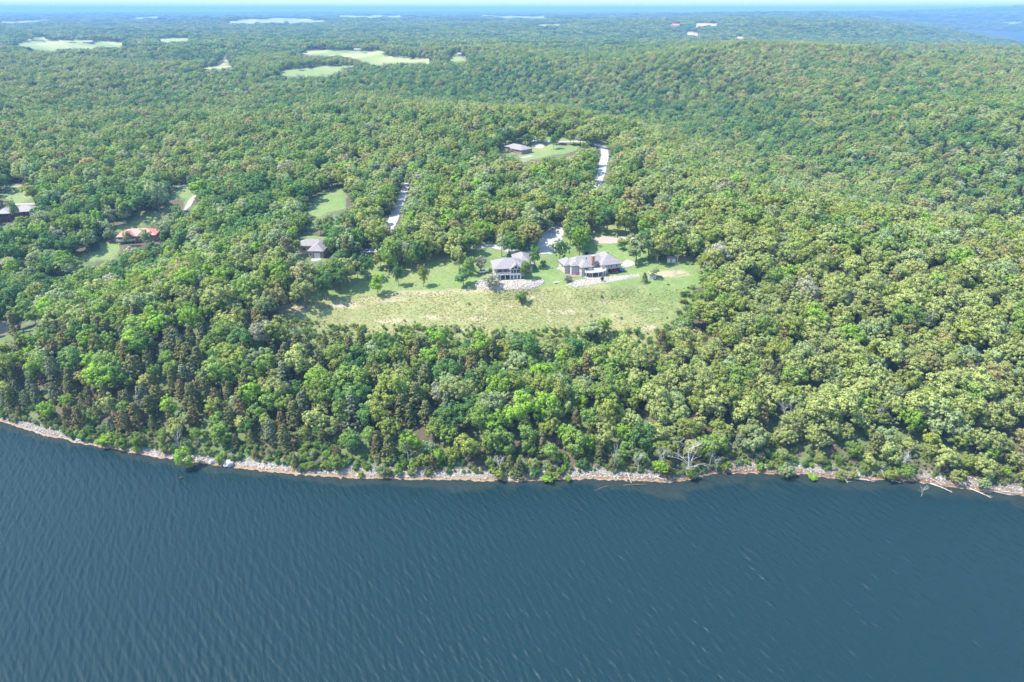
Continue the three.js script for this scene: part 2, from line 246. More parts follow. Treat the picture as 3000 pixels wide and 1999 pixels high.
function buildGround() {
  const ds = []; for (let s = Math.log(60); s < Math.log(45000);) { ds.push(Math.exp(s)); const d = Math.exp(s); s += d < 190 ? 0.02 : d < 260 ? 0.0042 : d < 460 ? 0.0036 : d < 1200 ? 0.007 : 0.016; }
  const cols = 620, rows = ds.length, pos = new Float32Array(rows * (cols + 1) * 3), col = new Float32Array(pos.length), uv = new Float32Array(rows * (cols + 1) * 2), idx = [], c = [0, 0, 0];
  for (let j = 0; j < rows; j++) for (let i = 0; i <= cols; i++) {
    const d = ds[j], u = (i / cols - 0.5) * 2, x = (d * 1.02 + 70 * (1 - sstep(d, 200, 500))) * (u * 0.85 + 0.15 * u * u * u), h = ground(x, d), k = j * (cols + 1) + i, p = project(x, h, d);
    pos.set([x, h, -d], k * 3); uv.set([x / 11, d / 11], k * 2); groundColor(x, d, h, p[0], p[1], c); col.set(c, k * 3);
    if (j && i) { const a = k - cols - 2, b = k - cols - 1, e = k - 1; idx.push(a, b, e, b, k, e); }
  }
  const g = new THREE.BufferGeometry(); g.setAttribute('position', new THREE.BufferAttribute(pos, 3)); g.setAttribute('color', new THREE.BufferAttribute(col, 3)); g.setAttribute('uv', new THREE.BufferAttribute(uv, 2)); g.setIndex(idx); g.computeVertexNormals();
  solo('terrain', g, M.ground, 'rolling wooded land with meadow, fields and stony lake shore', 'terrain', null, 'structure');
}

// ------------------------------------------------------------------ water
function buildWater() {
  seed(5);
  const waves = [];
  for (let i = 0; i < 26; i++) {
    const L = 1.15 * Math.pow(3.0, R()), a = Math.atan2(0.475, 0.88) + rr(-0.42, 0.42) * (0.6 + 0.4 * R()), k = 2 * Math.PI / L;
    waves.push([k * Math.cos(a), k * Math.sin(a), R() * 6.28, 0.0070 * L * rr(0.6, 1.3), L]);
  }
  const axis = (fine, lo, hi, step, end0, end1) => { const a = []; for (let v = lo; v <= hi; v += step) a.push(v); let s = step; while (a[0] > end0) { s *= 1.12; a.unshift(a[0] - s); } s = step; while (a[a.length - 1] < end1) { s *= 1.12; a.push(a[a.length - 1] + s); } return a; };
  const xs = axis(1, -215, 195, 0.42, -900, 900), zs = axis(1, 112, 262, 0.42, -500, 480), nx = xs.length, nz = zs.length;
  const pos = new Float32Array(nx * nz * 3), nor = new Float32Array(nx * nz * 3), uv = new Float32Array(nx * nz * 2), idx = [];
  for (let j = 0; j < nz; j++) for (let i = 0; i < nx; i++) {
    const x = xs[i], d = zs[j], step = Math.max(i ? xs[i] - xs[i - 1] : 9, j ? zs[j] - zs[j - 1] : 9), k = j * nx + i;
    const gust = 1.0 + 0.5 * fbm(x / 38, d / 60, 3) + 0.25 * N2(x / 9, d / 9), lee = 0.7 + 0.3 * sstep(shore(x) - d, 0, 22);
    let y = 0, gx = 0, gd = 0;
    for (const [kx, kd, ph, A, L] of waves) { const s = clamp((L - 2 * step) / (1.2 * step), 0, 1); if (!s) continue; const th = kx * x + kd * d + ph + 0.5 * N2(x / 7, d / 7, L), a = A * s * gust * lee; y += a * Math.sin(th); const co = a * Math.cos(th); gx += co * kx; gd += co * kd; }
    pos.set([x, y, -d], k * 3); const l = Math.hypot(gx, 1, gd); nor.set([-gx / l, 1 / l, gd / l], k * 3); uv.set([x / 21, d / 21], k * 2);
    if (j && i) { const a = k - nx - 1, b = k - nx, e = k - 1; idx.push(a, b, e, b, k, e); }
  }
  const g = new THREE.BufferGeometry(); g.setAttribute('position', new THREE.BufferAttribute(pos, 3)); g.setAttribute('normal', new THREE.BufferAttribute(nor, 3)); g.setAttribute('uv', new THREE.BufferAttribute(uv, 2)); g.setIndex(idx);
  const comps = []; for (let i = 0; i < 46; i++) { const a = Math.atan2(0.475, 0.88) + rr(-0.6, 0.6) * R(), m = 12 + 24 * R(); comps.push([Math.round(m * Math.cos(a)), Math.round(m * Math.sin(a)), R() * 6.28, rr(0.5, 1) * 14 / m]); }
  const ripple = grainTexture(512, (u, v) => { let h = 0; for (const [a, b, p, k] of comps) h += k * Math.sin(6.28318 * (a * u + b * v) + p); const n = clamp(0.5 + 0.075 * h + 0.07 * wrapNoise(u, v, 60, 9), 0, 1); return [n, n, n]; }, 1, false);
  const mat = new THREE.MeshPhysicalMaterial({ roughness: 0.34, ior: 1.36, transparent: true, opacity: 0.76, bumpMap: ripple, bumpScale: 0.06 }); mat.color.setRGB(0.003, 0.024, 0.032);
  const lake = solo('lake_water', g, mat, 'wind-rippled blue lake in the foreground', 'water', null, 'structure'); lake.material = mat;
  const far = new THREE.PlaneGeometry(4200, 4200); far.rotateX(-Math.PI / 2); far.translate(4300, 0, -5000);
  const fm = new THREE.MeshPhysicalMaterial({ roughness: 0.5, ior: 1.4 }); fm.color.copy(mat.color);
  solo('far_lake_water', far, fm, 'pale lake arm between the far hills at the right', 'water', null, 'structure');
}

// ------------------------------------------------------------------ plant shapes
class Leaves {
  constructor() { this.p = []; this.n = []; this.c = []; this.i = []; }
  quad(x, y, z, nx, ny, nz, size, sn, tone) {            // one leaf spray: a bent four-cornered face, its normals leaning with the clump
    let ax = R() - 0.5, ay = R() - 0.5, az = R() - 0.5; const dt = ax * nx + ay * ny + az * nz; ax -= dt * nx; ay -= dt * ny; az -= dt * nz;
    let l = 1 / (Math.hypot(ax, ay, az) || 1); ax *= l; ay *= l; az *= l;
    const bx = ny * az - nz * ay, by = nz * ax - nx * az, bz = nx * ay - ny * ax, k = this.p.length / 3, s = size, q = size * rr(0.5, 0.9), up = size * 0.22;
    for (const [e, f, o] of [[-s, 0, -up], [0, -q, up], [s, 0, -up], [0, q, up]]) {
      this.p.push(x + ax * e + bx * f + nx * o, y + ay * e + by * f + ny * o, z + az * e + bz * f + nz * o);
      this.n.push(sn[0], sn[1], sn[2]); this.c.push(tone[0], tone[1], tone[2]);
    }
    this.i.push(k, k + 1, k + 2, k, k + 2, k + 3);
  }
  build() { const g = new THREE.BufferGeometry(); g.setAttribute('position', new THREE.Float32BufferAttribute(this.p, 3)); g.setAttribute('normal', new THREE.Float32BufferAttribute(this.n, 3)); g.setAttribute('color', new THREE.Float32BufferAttribute(this.c, 3)); g.setIndex(this.i); return g; }
}
const unit = (x, y, z) => { const l = 1 / (Math.hypot(x, y, z) || 1); return [x * l, y * l, z * l]; };
const ball = () => { const y = rr(-1, 1), a = R() * 6.2832, r = Math.sqrt(1 - y * y); return [r * Math.cos(a), y, r * Math.sin(a)]; };
// a broadleaf crown of unit size: height 13, radius about 4.6
function broadCrown(s, o) {
  seed(s); const L = new Leaves(), { rx = 4.4, ry = 5.3, cy = 7.2, lobes = 9, clumps = 84, quads = 42, leaf = 0.31, cr = [0.75, 1.35], low = -0.9 } = o, limbs = [];
  for (let i = 0; i < lobes; i++) { const a = i / lobes * 6.2832 + rr(-0.4, 0.4), e = rr(-0.85, 0.9), q = rr(0.30, 0.76); limbs.push([Math.cos(a) * rx * q * Math.cos(e), cy + Math.sin(e) * ry * q, Math.sin(a) * rx * q * Math.cos(e), rr(0.30, 0.52)]); }
  limbs.push([rr(-0.5, 0.5), cy + ry * 0.42, rr(-0.5, 0.5), 0.5]);
  for (let i = 0; i < clumps; i++) {
    const li = limbs[i % limbs.length]; let d = ball(); if (d[1] < low) d[1] = -d[1] * 0.5;
    const q = Math.pow(R(), 0.4) * li[3], cx = li[0] + d[0] * rx * q, cyy = li[1] + d[1] * ry * q, cz = li[2] + d[2] * rx * q, rad = rr(cr[0], cr[1]);
    const out = unit(cx / rx, (cyy - cy + 1) / ry, cz / rx), t = rr(0.9, 1.1), warm = rr(-0.04, 0.04), tone = [t * (1 + warm), t, t * (1 - warm)];
    for (let k = 0; k < quads; k++) {
      let n = ball(); if (n[0] * out[0] + n[1] * out[1] + n[2] * out[2] < -0.25 || n[1] < -0.75) n = unit(n[0] + out[0], n[1] + out[1] + 0.4, n[2] + out[2]);
      const j = ball(), f = unit(n[0] + j[0] * 0.55, n[1] + j[1] * 0.55, n[2] + j[2] * 0.55), q2 = rad * rr(0.72, 1.08), tt = rr(0.93, 1.07);
      L.quad(cx + n[0] * q2, cyy + n[1] * q2 * 0.85, cz + n[2] * q2, f[0], f[1], f[2], leaf * rr(0.7, 1.35), unit(n[0] * 0.8 + f[0] * 0.5 + out[0] * 0.3, n[1] * 0.8 + f[1] * 0.5 + out[1] * 0.3, n[2] * 0.8 + f[2] * 0.5 + out[2] * 0.3), [tone[0] * tt, tone[1] * tt, tone[2] * tt]);
    }
  }
  return L.build();
}
// a cedar crown: height 12, radius about 2.7, short upswept sprays
function cedarCrown(s, o = {}) {
  seed(s); const L = new Leaves(), H = 12, { rb = 2.7, sprays = 190, quads = 15, leaf = 0.24, pow = 0.85 } = o, lean = [rr(-0.3, 0.3), rr(-0.3, 0.3)];
  for (let i = 0; i < sprays; i++) {
    const f = Math.pow(R(), 1.25), y = 0.7 + f * (H - 0.9), rad = rb * Math.pow(1 - f, pow) * (0.8 + 0.4 * R()) + 0.12, a = R() * 6.2832, q = rr(0.45, 1), t = rr(0.8, 1.2), warm = rr(-0.07, 0.09);
    const cx = Math.cos(a) * rad * q + lean[0] * f, cz = Math.sin(a) * rad * q + lean[1] * f, out = unit(Math.cos(a), 0.45, Math.sin(a)), tone = [t * (1 + warm), t, t * (1 - warm)], len = 0.35 + 0.3 * rad / rb;
    for (let k = 0; k < quads; k++) {
      const n = unit(out[0] + rr(-1, 1), out[1] + rr(-0.8, 0.9), out[2] + rr(-1, 1)), b = ball(), fn = unit(n[0] + b[0] * 0.6, n[1] + b[1] * 0.6, n[2] + b[2] * 0.6), e = R();
      L.quad(cx + out[0] * len * e + n[0] * 0.35, y + e * 0.45 + n[1] * 0.45, cz + out[2] * len * e + n[2] * 0.35, fn[0], fn[1], fn[2], leaf * rr(0.7, 1.4), unit(n[0] + out[0] * 0.4, n[1] + 0.2, n[2] + out[2] * 0.4), tone);
    }
  }
  return L.build();
}
function tube(pts, r0, r1, sides = 6) {                  // a tapered limb along points
  const pos = [], idx = [], n = pts.length, up = new THREE.Vector3(), a = new THREE.Vector3(), b = new THREE.Vector3(), t = new THREE.Vector3();
  for (let i = 0; i < n; i++) {
    t.copy(pts[Math.min(n - 1, i + 1)]).sub(pts[Math.max(0, i - 1)]).normalize(); up.set(Math.abs(t.y) > 0.9 ? 1 : 0, Math.abs(t.y) > 0.9 ? 0 : 1, 0); a.crossVectors(t, up).normalize(); b.crossVectors(t, a);
    const r = lerp(r0, r1, i / (n - 1));
    for (let k = 0; k < sides; k++) { const w = k / sides * 6.2832; pos.push(pts[i].x + (a.x * Math.cos(w) + b.x * Math.sin(w)) * r, pts[i].y + (a.y * Math.cos(w) + b.y * Math.sin(w)) * r, pts[i].z + (a.z * Math.cos(w) + b.z * Math.sin(w)) * r); }
    if (i) for (let k = 0; k < sides; k++) { const p = (i - 1) * sides + k, q = (i - 1) * sides + (k + 1) % sides; idx.push(p, p + sides, q, q, p + sides, q + sides); }
  }
  const g = new THREE.BufferGeometry(); g.setAttribute('position', new THREE.Float32BufferAttribute(pos, 3)); g.setIndex(idx); g.computeVertexNormals(); return g;
}
const V = (x, y, z) => new THREE.Vector3(x, y, z);
function trunkGeo(s, h, r, limbs = 5) {
  seed(s); const g = [tube([V(0, -0.6, 0), V(rr(-0.1, 0.1), h * 0.3, rr(-0.1, 0.1)), V(rr(-0.25, 0.25), h * 0.65, rr(-0.25, 0.25)), V(rr(-0.3, 0.3), h, rr(-0.3, 0.3))], r, r * 0.3, 7)];
  for (let i = 0; i < limbs; i++) { const a = i / limbs * 6.28 + rr(-0.4, 0.4), y = h * rr(0.35, 0.7), l = rr(1.8, 3.2); g.push(tube([V(0, y, 0), V(Math.cos(a) * l * 0.5, y + l * 0.4, Math.sin(a) * l * 0.5), V(Math.cos(a) * l, y + l * 1.0, Math.sin(a) * l)], r * 0.4, r * 0.12, 5)); }
  return mergeGeometries(g);
}
function deadGeo(s, h, spread = 1, twigs = 3) {          // a bare tree: trunk, boughs, branches, twigs
  seed(s); const g = [];
  const grow = (p, dir, len, r, lev) => {
    const q = p.clone().addScaledVector(dir, len * 0.5).add(V(rr(-1, 1), rr(-1, 1), rr(-1, 1)).multiplyScalar(len * 0.06)), e = p.clone().addScaledVector(dir, len).add(V(rr(-1, 1), rr(-0.3, 0.6), rr(-1, 1)).multiplyScalar(len * 0.12));
    g.push(tube([p, q, e], r, r * (lev ? 0.35 : 0.5), lev > 1 ? 3 : 5));
    if (lev >= 3) return;
    const n = lev === 0 ? 8 : lev === 1 ? 5 : twigs;
    for (let i = 0; i < n; i++) { const t = lev === 0 ? rr(0.28, 1) : rr(0.3, 1), o = p.clone().lerp(q, Math.min(1, t * 2)).lerp(e, Math.max(0, t * 2 - 1)), a = R() * 6.28, nd = dir.clone().multiplyScalar(0.7).add(V(Math.cos(a), rr(0, 0.5), Math.sin(a)).multiplyScalar(spread * rr(0.6, 1.1))).normalize(); grow(o, nd, len * rr(0.34, 0.55), r * 0.45, lev + 1); }
  };
  grow(V(0, -0.5, 0), V(0, 1, 0), h * 0.75, h * 0.021, 0);
  return mergeGeometries(g);
}
function stone(s, flat = 0.7) {
  seed(s); const g = new THREE.IcosahedronGeometry(1, 2), p = g.attributes.position, o = rr(0, 50);
  for (let i = 0; i < p.count; i++) { const x = p.getX(i), y = p.getY(i), z = p.getZ(i), k = 0.8 + 0.45 * N2(x * 1.3 + o, y * 1.3, z * 1.3) + 0.15 * N2(x * 3.5, y * 3.5 + o, z * 3.5); p.setXYZ(i, x * k, y * k * flat, z * k * 0.85); }
  g.deleteAttribute('uv'); g.computeVertexNormals(); return g;
}

// ------------------------------------------------------------------ where the buildings stand: level ground under each
const site = { lakeHouse: P(1490, 818), stoneHouse: P(1745, 806), garageHouse: P(925, 757), brickHouse: P(1528, 453), redHouse: P(385, 712), darkHouse: P(45, 650) };
for (const [k, r, back, side] of [['lakeHouse', 14, 6, 0], ['stoneHouse', 19, 6, 0], ['garageHouse', 15, 7, -3], ['brickHouse', 18, 12, 0], ['redHouse', 14, 5, 4], ['darkHouse', 14, 5, 0]]) pads.push({ x: site[k].x + side, d: -site[k].z + back, r, h: site[k].y });
buildGround();
buildWater();

// ------------------------------------------------------------------ drives, gravel and other sheets laid on the ground
function ribbon(pts, lift = 0.14) {                      // [pixel x, pixel y, half width in metres]
  const way = pts.map(([px, py, w]) => { const p = P(px, py); return [p.x, -p.z, w]; }), curve = new THREE.CatmullRomCurve3(way.map(([x, d]) => V(x, 0, d)), false, 'centripetal'), len = curve.getLength(), n = Math.max(8, Math.ceil(len / 1.6)), m = 6;
  const pos = [], uv = [], idx = [], a = V(), t = V();
  for (let i = 0; i <= n; i++) {
    const k = i / n, q = k * (way.length - 1), j = Math.min(way.length - 2, Math.floor(q)), w = lerp(way[j][2], way[j + 1][2], q - j); curve.getPoint(k, a); curve.getTangent(k, t);
    for (let c = 0; c <= m; c++) { const e = (c / m * 2 - 1) * w * (1 + 0.22 * N2(a.x / 3 + c, a.z / 3, c ? 2 : 5)), x = a.x + t.z * e, d = a.z - t.x * e; pos.push(x, ground(x, d) + lift, -d); uv.push(x / 7, d / 7); }
    if (i) for (let c = 0; c < m; c++) { const p = (i - 1) * (m + 1) + c, r = p + m + 1; idx.push(p, r, p + 1, p + 1, r, r + 1); }
  }
  const g = new THREE.BufferGeometry(); g.setAttribute('position', new THREE.Float32BufferAttribute(pos, 3)); g.setAttribute('uv', new THREE.Float32BufferAttribute(uv, 2)); g.setIndex(idx); g.computeVertexNormals();
  const up = g.attributes.normal.getY(0) < 0; if (up) { for (let i = 0; i < idx.length; i += 3) [idx[i], idx[i + 1]] = [idx[i + 1], idx[i]]; g.setIndex(idx); g.computeVertexNormals(); }
  return g;
}
const way = (name, pts, mat, label, cat = 'road') => solo(name, ribbon(pts), mat, label, cat, null, 'structure');
way('gravel_drive', [[1560, 412, 2.2], [1640, 416, 2.2], [1710, 416, 2.6], [1758, 428, 3.0], [1772, 450, 3.2], [1767, 480, 3.0], [1762, 508, 2.8], [1742, 548, 2.6], [1690, 600, 2.6], [1650, 640, 3.2], [1628, 672, 5.5], [1612, 702, 6.5], [1602, 728, 6], [1592, 742, 5]], M.gravel, 'pale gravel drive winding down to the gravel lot behind the lake houses');
way('gravel_lane', [[1600, 738, 3.2], [1545, 744, 3.0], [1500, 738, 2.6], [1450, 724, 2.6], [1380, 722, 2.2], [1290, 726, 2.2], [1180, 724, 2.2], [1100, 733, 2.6], [1055, 742, 3.0]], M.gravel, 'narrow gravel lane running left behind the lawn trees');
way('gravel_road', [[1205, 520, 2.4], [1188, 550, 2.6], [1172, 590, 3.2], [1158, 625, 3.2], [1146, 658, 3], [1120, 700, 2.4], [1090, 735, 2.4]], M.gravel, 'straight pale gravel road between the trees above the garage house');
way('dirt_track', [[-60, 590, 1.8], [10, 560, 1.8], [58, 545, 1.8], [110, 538, 1.8]], M.court, 'tan track crossing the lawn at the left edge');
way('paved_path', [[430, 552, 1.4], [505, 550, 1.4], [545, 551, 1.4], [640, 552, 1.4]], M.concrete, 'pale lane crossing the small left lawn');
way('curving_path', [[572, 572, 1.8], [560, 588, 2], [550, 606, 1.8], [540, 616, 1.2]], M.concrete, 'short curving drive below the left lawn');
way('house_track', [[40, 600, 1.6], [80, 598, 1.6], [120, 600, 1.6], [190, 602, 1.4]], M.concrete, 'pale drive behind the dark red house');
way('far_road', [[655, 165, 3], [660, 180, 3.5], [652, 190, 4], [620, 196, 4], [596, 200, 4]], M.court, 'pale dirt road bending out of the far woods');
way('sand_court', [[1741, 704, 5.6], [1790, 705, 5.8], [1852, 706, 5.2]], M.court, 'tan sand court beyond the stone house', 'court');
way('concrete_apron', [[1822, 770, 3.5], [1836, 776, 3.5], [1846, 782, 3]], M.concrete, 'pale concrete apron at the right end of the stone house', 'apron');
way('house_pad', [[1528, 463, 3], [1545, 460, 3], [1560, 456, 2.5]], M.concrete, 'pale patio in front of the brick ranch house', 'patio');
way('ranch_drive', [[1555, 431, 2], [1575, 430, 2.6], [1595, 430, 2.2]], M.concrete, 'bright parking strip behind the brick ranch house', 'drive');
way('garage_apron', [[912, 762, 2.2], [926, 762, 2.4], [940, 760, 1.6]], M.concrete, 'pale apron before the white garage door', 'apron');

// ------------------------------------------------------------------ house shapes
function box(x0, x1, y0, y1, z0, z1, s = 4) {
  const g = new THREE.BoxGeometry(x1 - x0, y1 - y0, z1 - z0), p = g.attributes.position, n = g.attributes.normal, u = g.attributes.uv;
  g.translate((x0 + x1) / 2, (y0 + y1) / 2, (z0 + z1) / 2);
  for (let i = 0; i < p.count; i++) u.setXY(i, (Math.abs(n.getX(i)) > 0.5 ? p.getZ(i) : p.getX(i)) / s, (Math.abs(n.getY(i)) > 0.5 ? p.getZ(i) : p.getY(i)) / s);
  return g;
}
function polys(faces) {
  const pos = [], uv = [];
  for (const f of faces) for (let i = 1; i + 1 < f.length; i++) for (const v of [f[0], f[i], f[i + 1]]) { pos.push(...v); uv.push(v[0] / 5 + v[1] / 9, v[2] / 5 + v[1] / 7); }
  const g = new THREE.BufferGeometry(); g.setAttribute('position', new THREE.Float32BufferAttribute(pos, 3)); g.setAttribute('uv', new THREE.Float32BufferAttribute(uv, 2)); g.computeVertexNormals(); return g;
}
function roof(x0, x1, z0, z1, y, pitch, gable = false, alongX) {
  const w = x1 - x0, l = z1 - z0, ax = alongX ?? w > l, half = (ax ? l : w) / 2, hh = y + half * pitch, i = gable ? 0 : half, f = 0.24;
  const a = ax ? [x0 + i, hh, (z0 + z1) / 2] : [(x0 + x1) / 2, hh, z0 + i], b = ax ? [x1 - i, hh, (z0 + z1) / 2] : [(x0 + x1) / 2, hh, z1 - i];
  const A = [x0, y, z1], B = [x1, y, z1], C = [x1, y, z0], D = [x0, y, z0], dn = (v) => [v[0], v[1] - f, v[2]];
  const out = ax ? [[A, B, b, a], [C, D, a, b], [D, A, a], [B, C, b]] : [[B, C, a, b], [D, A, b, a], [A, B, b], [C, D, a]];
  for (const [p, q] of [[A, B], [B, C], [C, D], [D, A]]) out.push([dn(p), dn(q), q, p]);
  out.push([dn(D), dn(C), dn(B), dn(A)]);
  return polys(out);
}
function windowAt(parent, face, u, y, w, h, at, frame = M.white, bars = 1) {   // face f: front, l: left side, r: right side
  const mk = (u0, u1, y0, y1, d0, d1) => face === 'f' ? box(u0, u1, y0, y1, at + d0, at + d1) : face === 'l' ? box(at - d1, at - d0, y0, y1, u0, u1) : box(at + d0, at + d1, y0, y1, u0, u1);
  const e = 0.09, fr = [mk(u - w / 2 - e, u + w / 2 + e, y + h, y + h + e, 0.004, 0.07), mk(u - w / 2 - e, u + w / 2 + e, y - e, y, 0.004, 0.09), mk(u - w / 2 - e, u - w / 2, y, y + h, 0.004, 0.07), mk(u + w / 2, u + w / 2 + e, y, y + h, 0.004, 0.07)];
  for (let i = 1; i <= bars; i++) { const c = u - w / 2 + w * i / (bars + 1); fr.push(mk(c - 0.035, c + 0.035, y, y + h, 0.02, 0.065)); }
  const f = part('window', mergeGeometries(fr), frame, parent); part('pane', mk(u - w / 2, u + w / 2, y, y + h, 0.004, 0.035), M.glass, f); return f;
}
function railing(pts, y, h = 1.0) {                      // rails and balusters along points [x, z]
  const g = []; let run = 0;
  for (let i = 0; i + 1 < pts.length; i++) {
    const a = V(pts[i][0], y, pts[i][1]), b = V(pts[i + 1][0], y, pts[i + 1][1]), L = a.distanceTo(b), n = Math.max(1, Math.round(L / 0.22));
    for (const t of [0.12, h]) g.push(tube([a.clone().setY(y + t), b.clone().setY(y + t)], 0.07, 0.07, 5));
    for (let k = 0; k < n; k++) { const p = a.clone().lerp(b, k / n), r = (run++ % 8) ? 0.035 : 0.08; g.push(tube([p, p.clone().setY(y + h)], r, r, 4)); }
  }
  return mergeGeometries(g);
}
function slab(pts, y0, y1) {                             // an extruded outline in x, z
  const s = new THREE.Shape(pts.map(([x, z]) => new THREE.Vector2(x, -z))), g = new THREE.ExtrudeGeometry(s, { depth: y1 - y0, bevelEnabled: false }); g.rotateX(-Math.PI / 2); g.translate(0, y0, 0); return g;
}
const deg = (a) => a * Math.PI / 180;

{ // the stone house with the tall chimney
  const t = thing('stone_house', 'large pale stone house with grey hip roofs, brown chimney and curved white deck', 'house', site.stoneHouse, deg(17));
  part('wall', mergeGeometries([box(3.3, 14, -1.5, 5.1, -15, 0), box(-8, -2.3, -1.5, 5.08, -12.5, 0.3), box(-12, 3.5, -1.5, 5.05, -12.8, -3.5)]), M.tan, t);
  part('garage_wing', box(-14.6, -8.6, -1.5, 4.5, -15, -6.5), M.tan, t);
  const rf = part('roof', mergeGeometries([roof(2.6, 14.7, -15.7, 0.7, 5.1, 0.66), roof(-8.7, -1.7, -13, 1.0, 5.12, 0.66), roof(-12.6, 9, -13.6, -2.9, 5.14, 0.6), roof(-15.3, -8, -15.7, -5.9, 4.5, 0.68)]), M.shingle, t);
  part('roof_vent', box(-3.2, -2.8, 7.1, 7.7, -6.4, -6.0), M.black, rf); part('roof_vent', box(10.6, 11, 7.6, 8.2, -10, -9.6), M.black, rf);
  const ch = part('chimney', box(-1.2, 0.2, 0, 9.2, -4.2, -2.5), M.copper, t); part('chimney_cap', box(-1.4, 0.4, 9.2, 9.5, -4.4, -2.3), M.concrete, ch);
  part('gable', polys([[[0.7, 5.1, -2.6], [3.5, 5.1, -2.6], [2.1, 6.3, -2.6]], [[0.7, 5.1, -2.6], [2.1, 6.3, -2.6], [2.1, 6.3, -5], [0.7, 5.1, -5]], [[2.1, 6.3, -2.6], [3.5, 5.1, -2.6], [3.5, 5.1, -5], [2.1, 6.3, -5]]]), M.shingle, t);
  for (const [x, w] of [[5.6, 0.7], [6.9, 0.7], [8.6, 1.1], [11.6, 0.9]]) windowAt(t, 'f', x, 3.2, w, 1.35, 0);
  for (const x of [5.2, 7.6]) windowAt(t, 'f', x, 0.9, 0.9, 1.2, 0);
  windowAt(t, 'f', 2.0, 3.0, 1.9, 1.95, -3.5, M.white, 2); windowAt(t, 'f', -2.0, 3.0, 0.8, 1.9, -3.5); windowAt(t, 'f', -5.4, 3.1, 2.3, 1.7, 0.3, M.white, 2);
  windowAt(t, 'f', -0.9, 0.2, 1.6, 2.1, -3.5); windowAt(t, 'f', 1.6, 0.2, 2.2, 2.1, -3.5, M.white, 2); windowAt(t, 'f', -5.2, 0.2, 2.4, 2.1, 0.3, M.white, 2);
  windowAt(t, 'l', -1.6, 0.8, 0.9, 1.3, -8); windowAt(t, 'l', -1.6, 3.2, 0.9, 1.2, -8); windowAt(t, 'l', -10.4, 2.0, 1.1, 1.4, -14.6); windowAt(t, 'f', -11.2, 2.2, 1.2, 1.4, -6.5);
  const rim = [[-6.6, 0.32], [-6.4, 2.3], [-4.6, 3.1], [-2, 3.7], [0.6, 3.7], [2.8, 3.2], [4.8, 2.2], [5.0, 0.02]];
  const dk = part('deck', slab([...rim, [3.28, 0.02], [3.28, -3.45], [-2.28, -3.45], [-2.28, 0.32]], 2.55, 2.85), M.white, t); part('railing', railing(rim, 2.85, 1.0), M.white, dk);
  for (const [x, z] of [[-6.2, 2.1], [-3.2, 3.2], [0, 3.5], [2.8, 3], [4.6, 2]]) part('post', box(x - 0.12, x + 0.12, -0.5, 2.55, z - 0.12, z + 0.12), M.white, t);
  part('patio', slab([[-7, 0.35], [-6, 4.2], [-1, 5.6], [4, 4.6], [6, 0.05], [3.28, 0.05], [3.28, -3.45], [-2.28, -3.45], [-2.28, 0.35]], -0.6, 0.1), M.concrete, t);
  part('terrace', box(-14.4, -8.3, -0.8, 0.16, -5, 0.2), M.brickPatio, t); part('satellite_dish', (() => { const g = new THREE.SphereGeometry(0.5, 12, 6, 0, 6.3, 0, 1); g.rotateX(1.1); g.translate(-9.6, 6.5, -5.3); return g; })(), M.white, t);
}
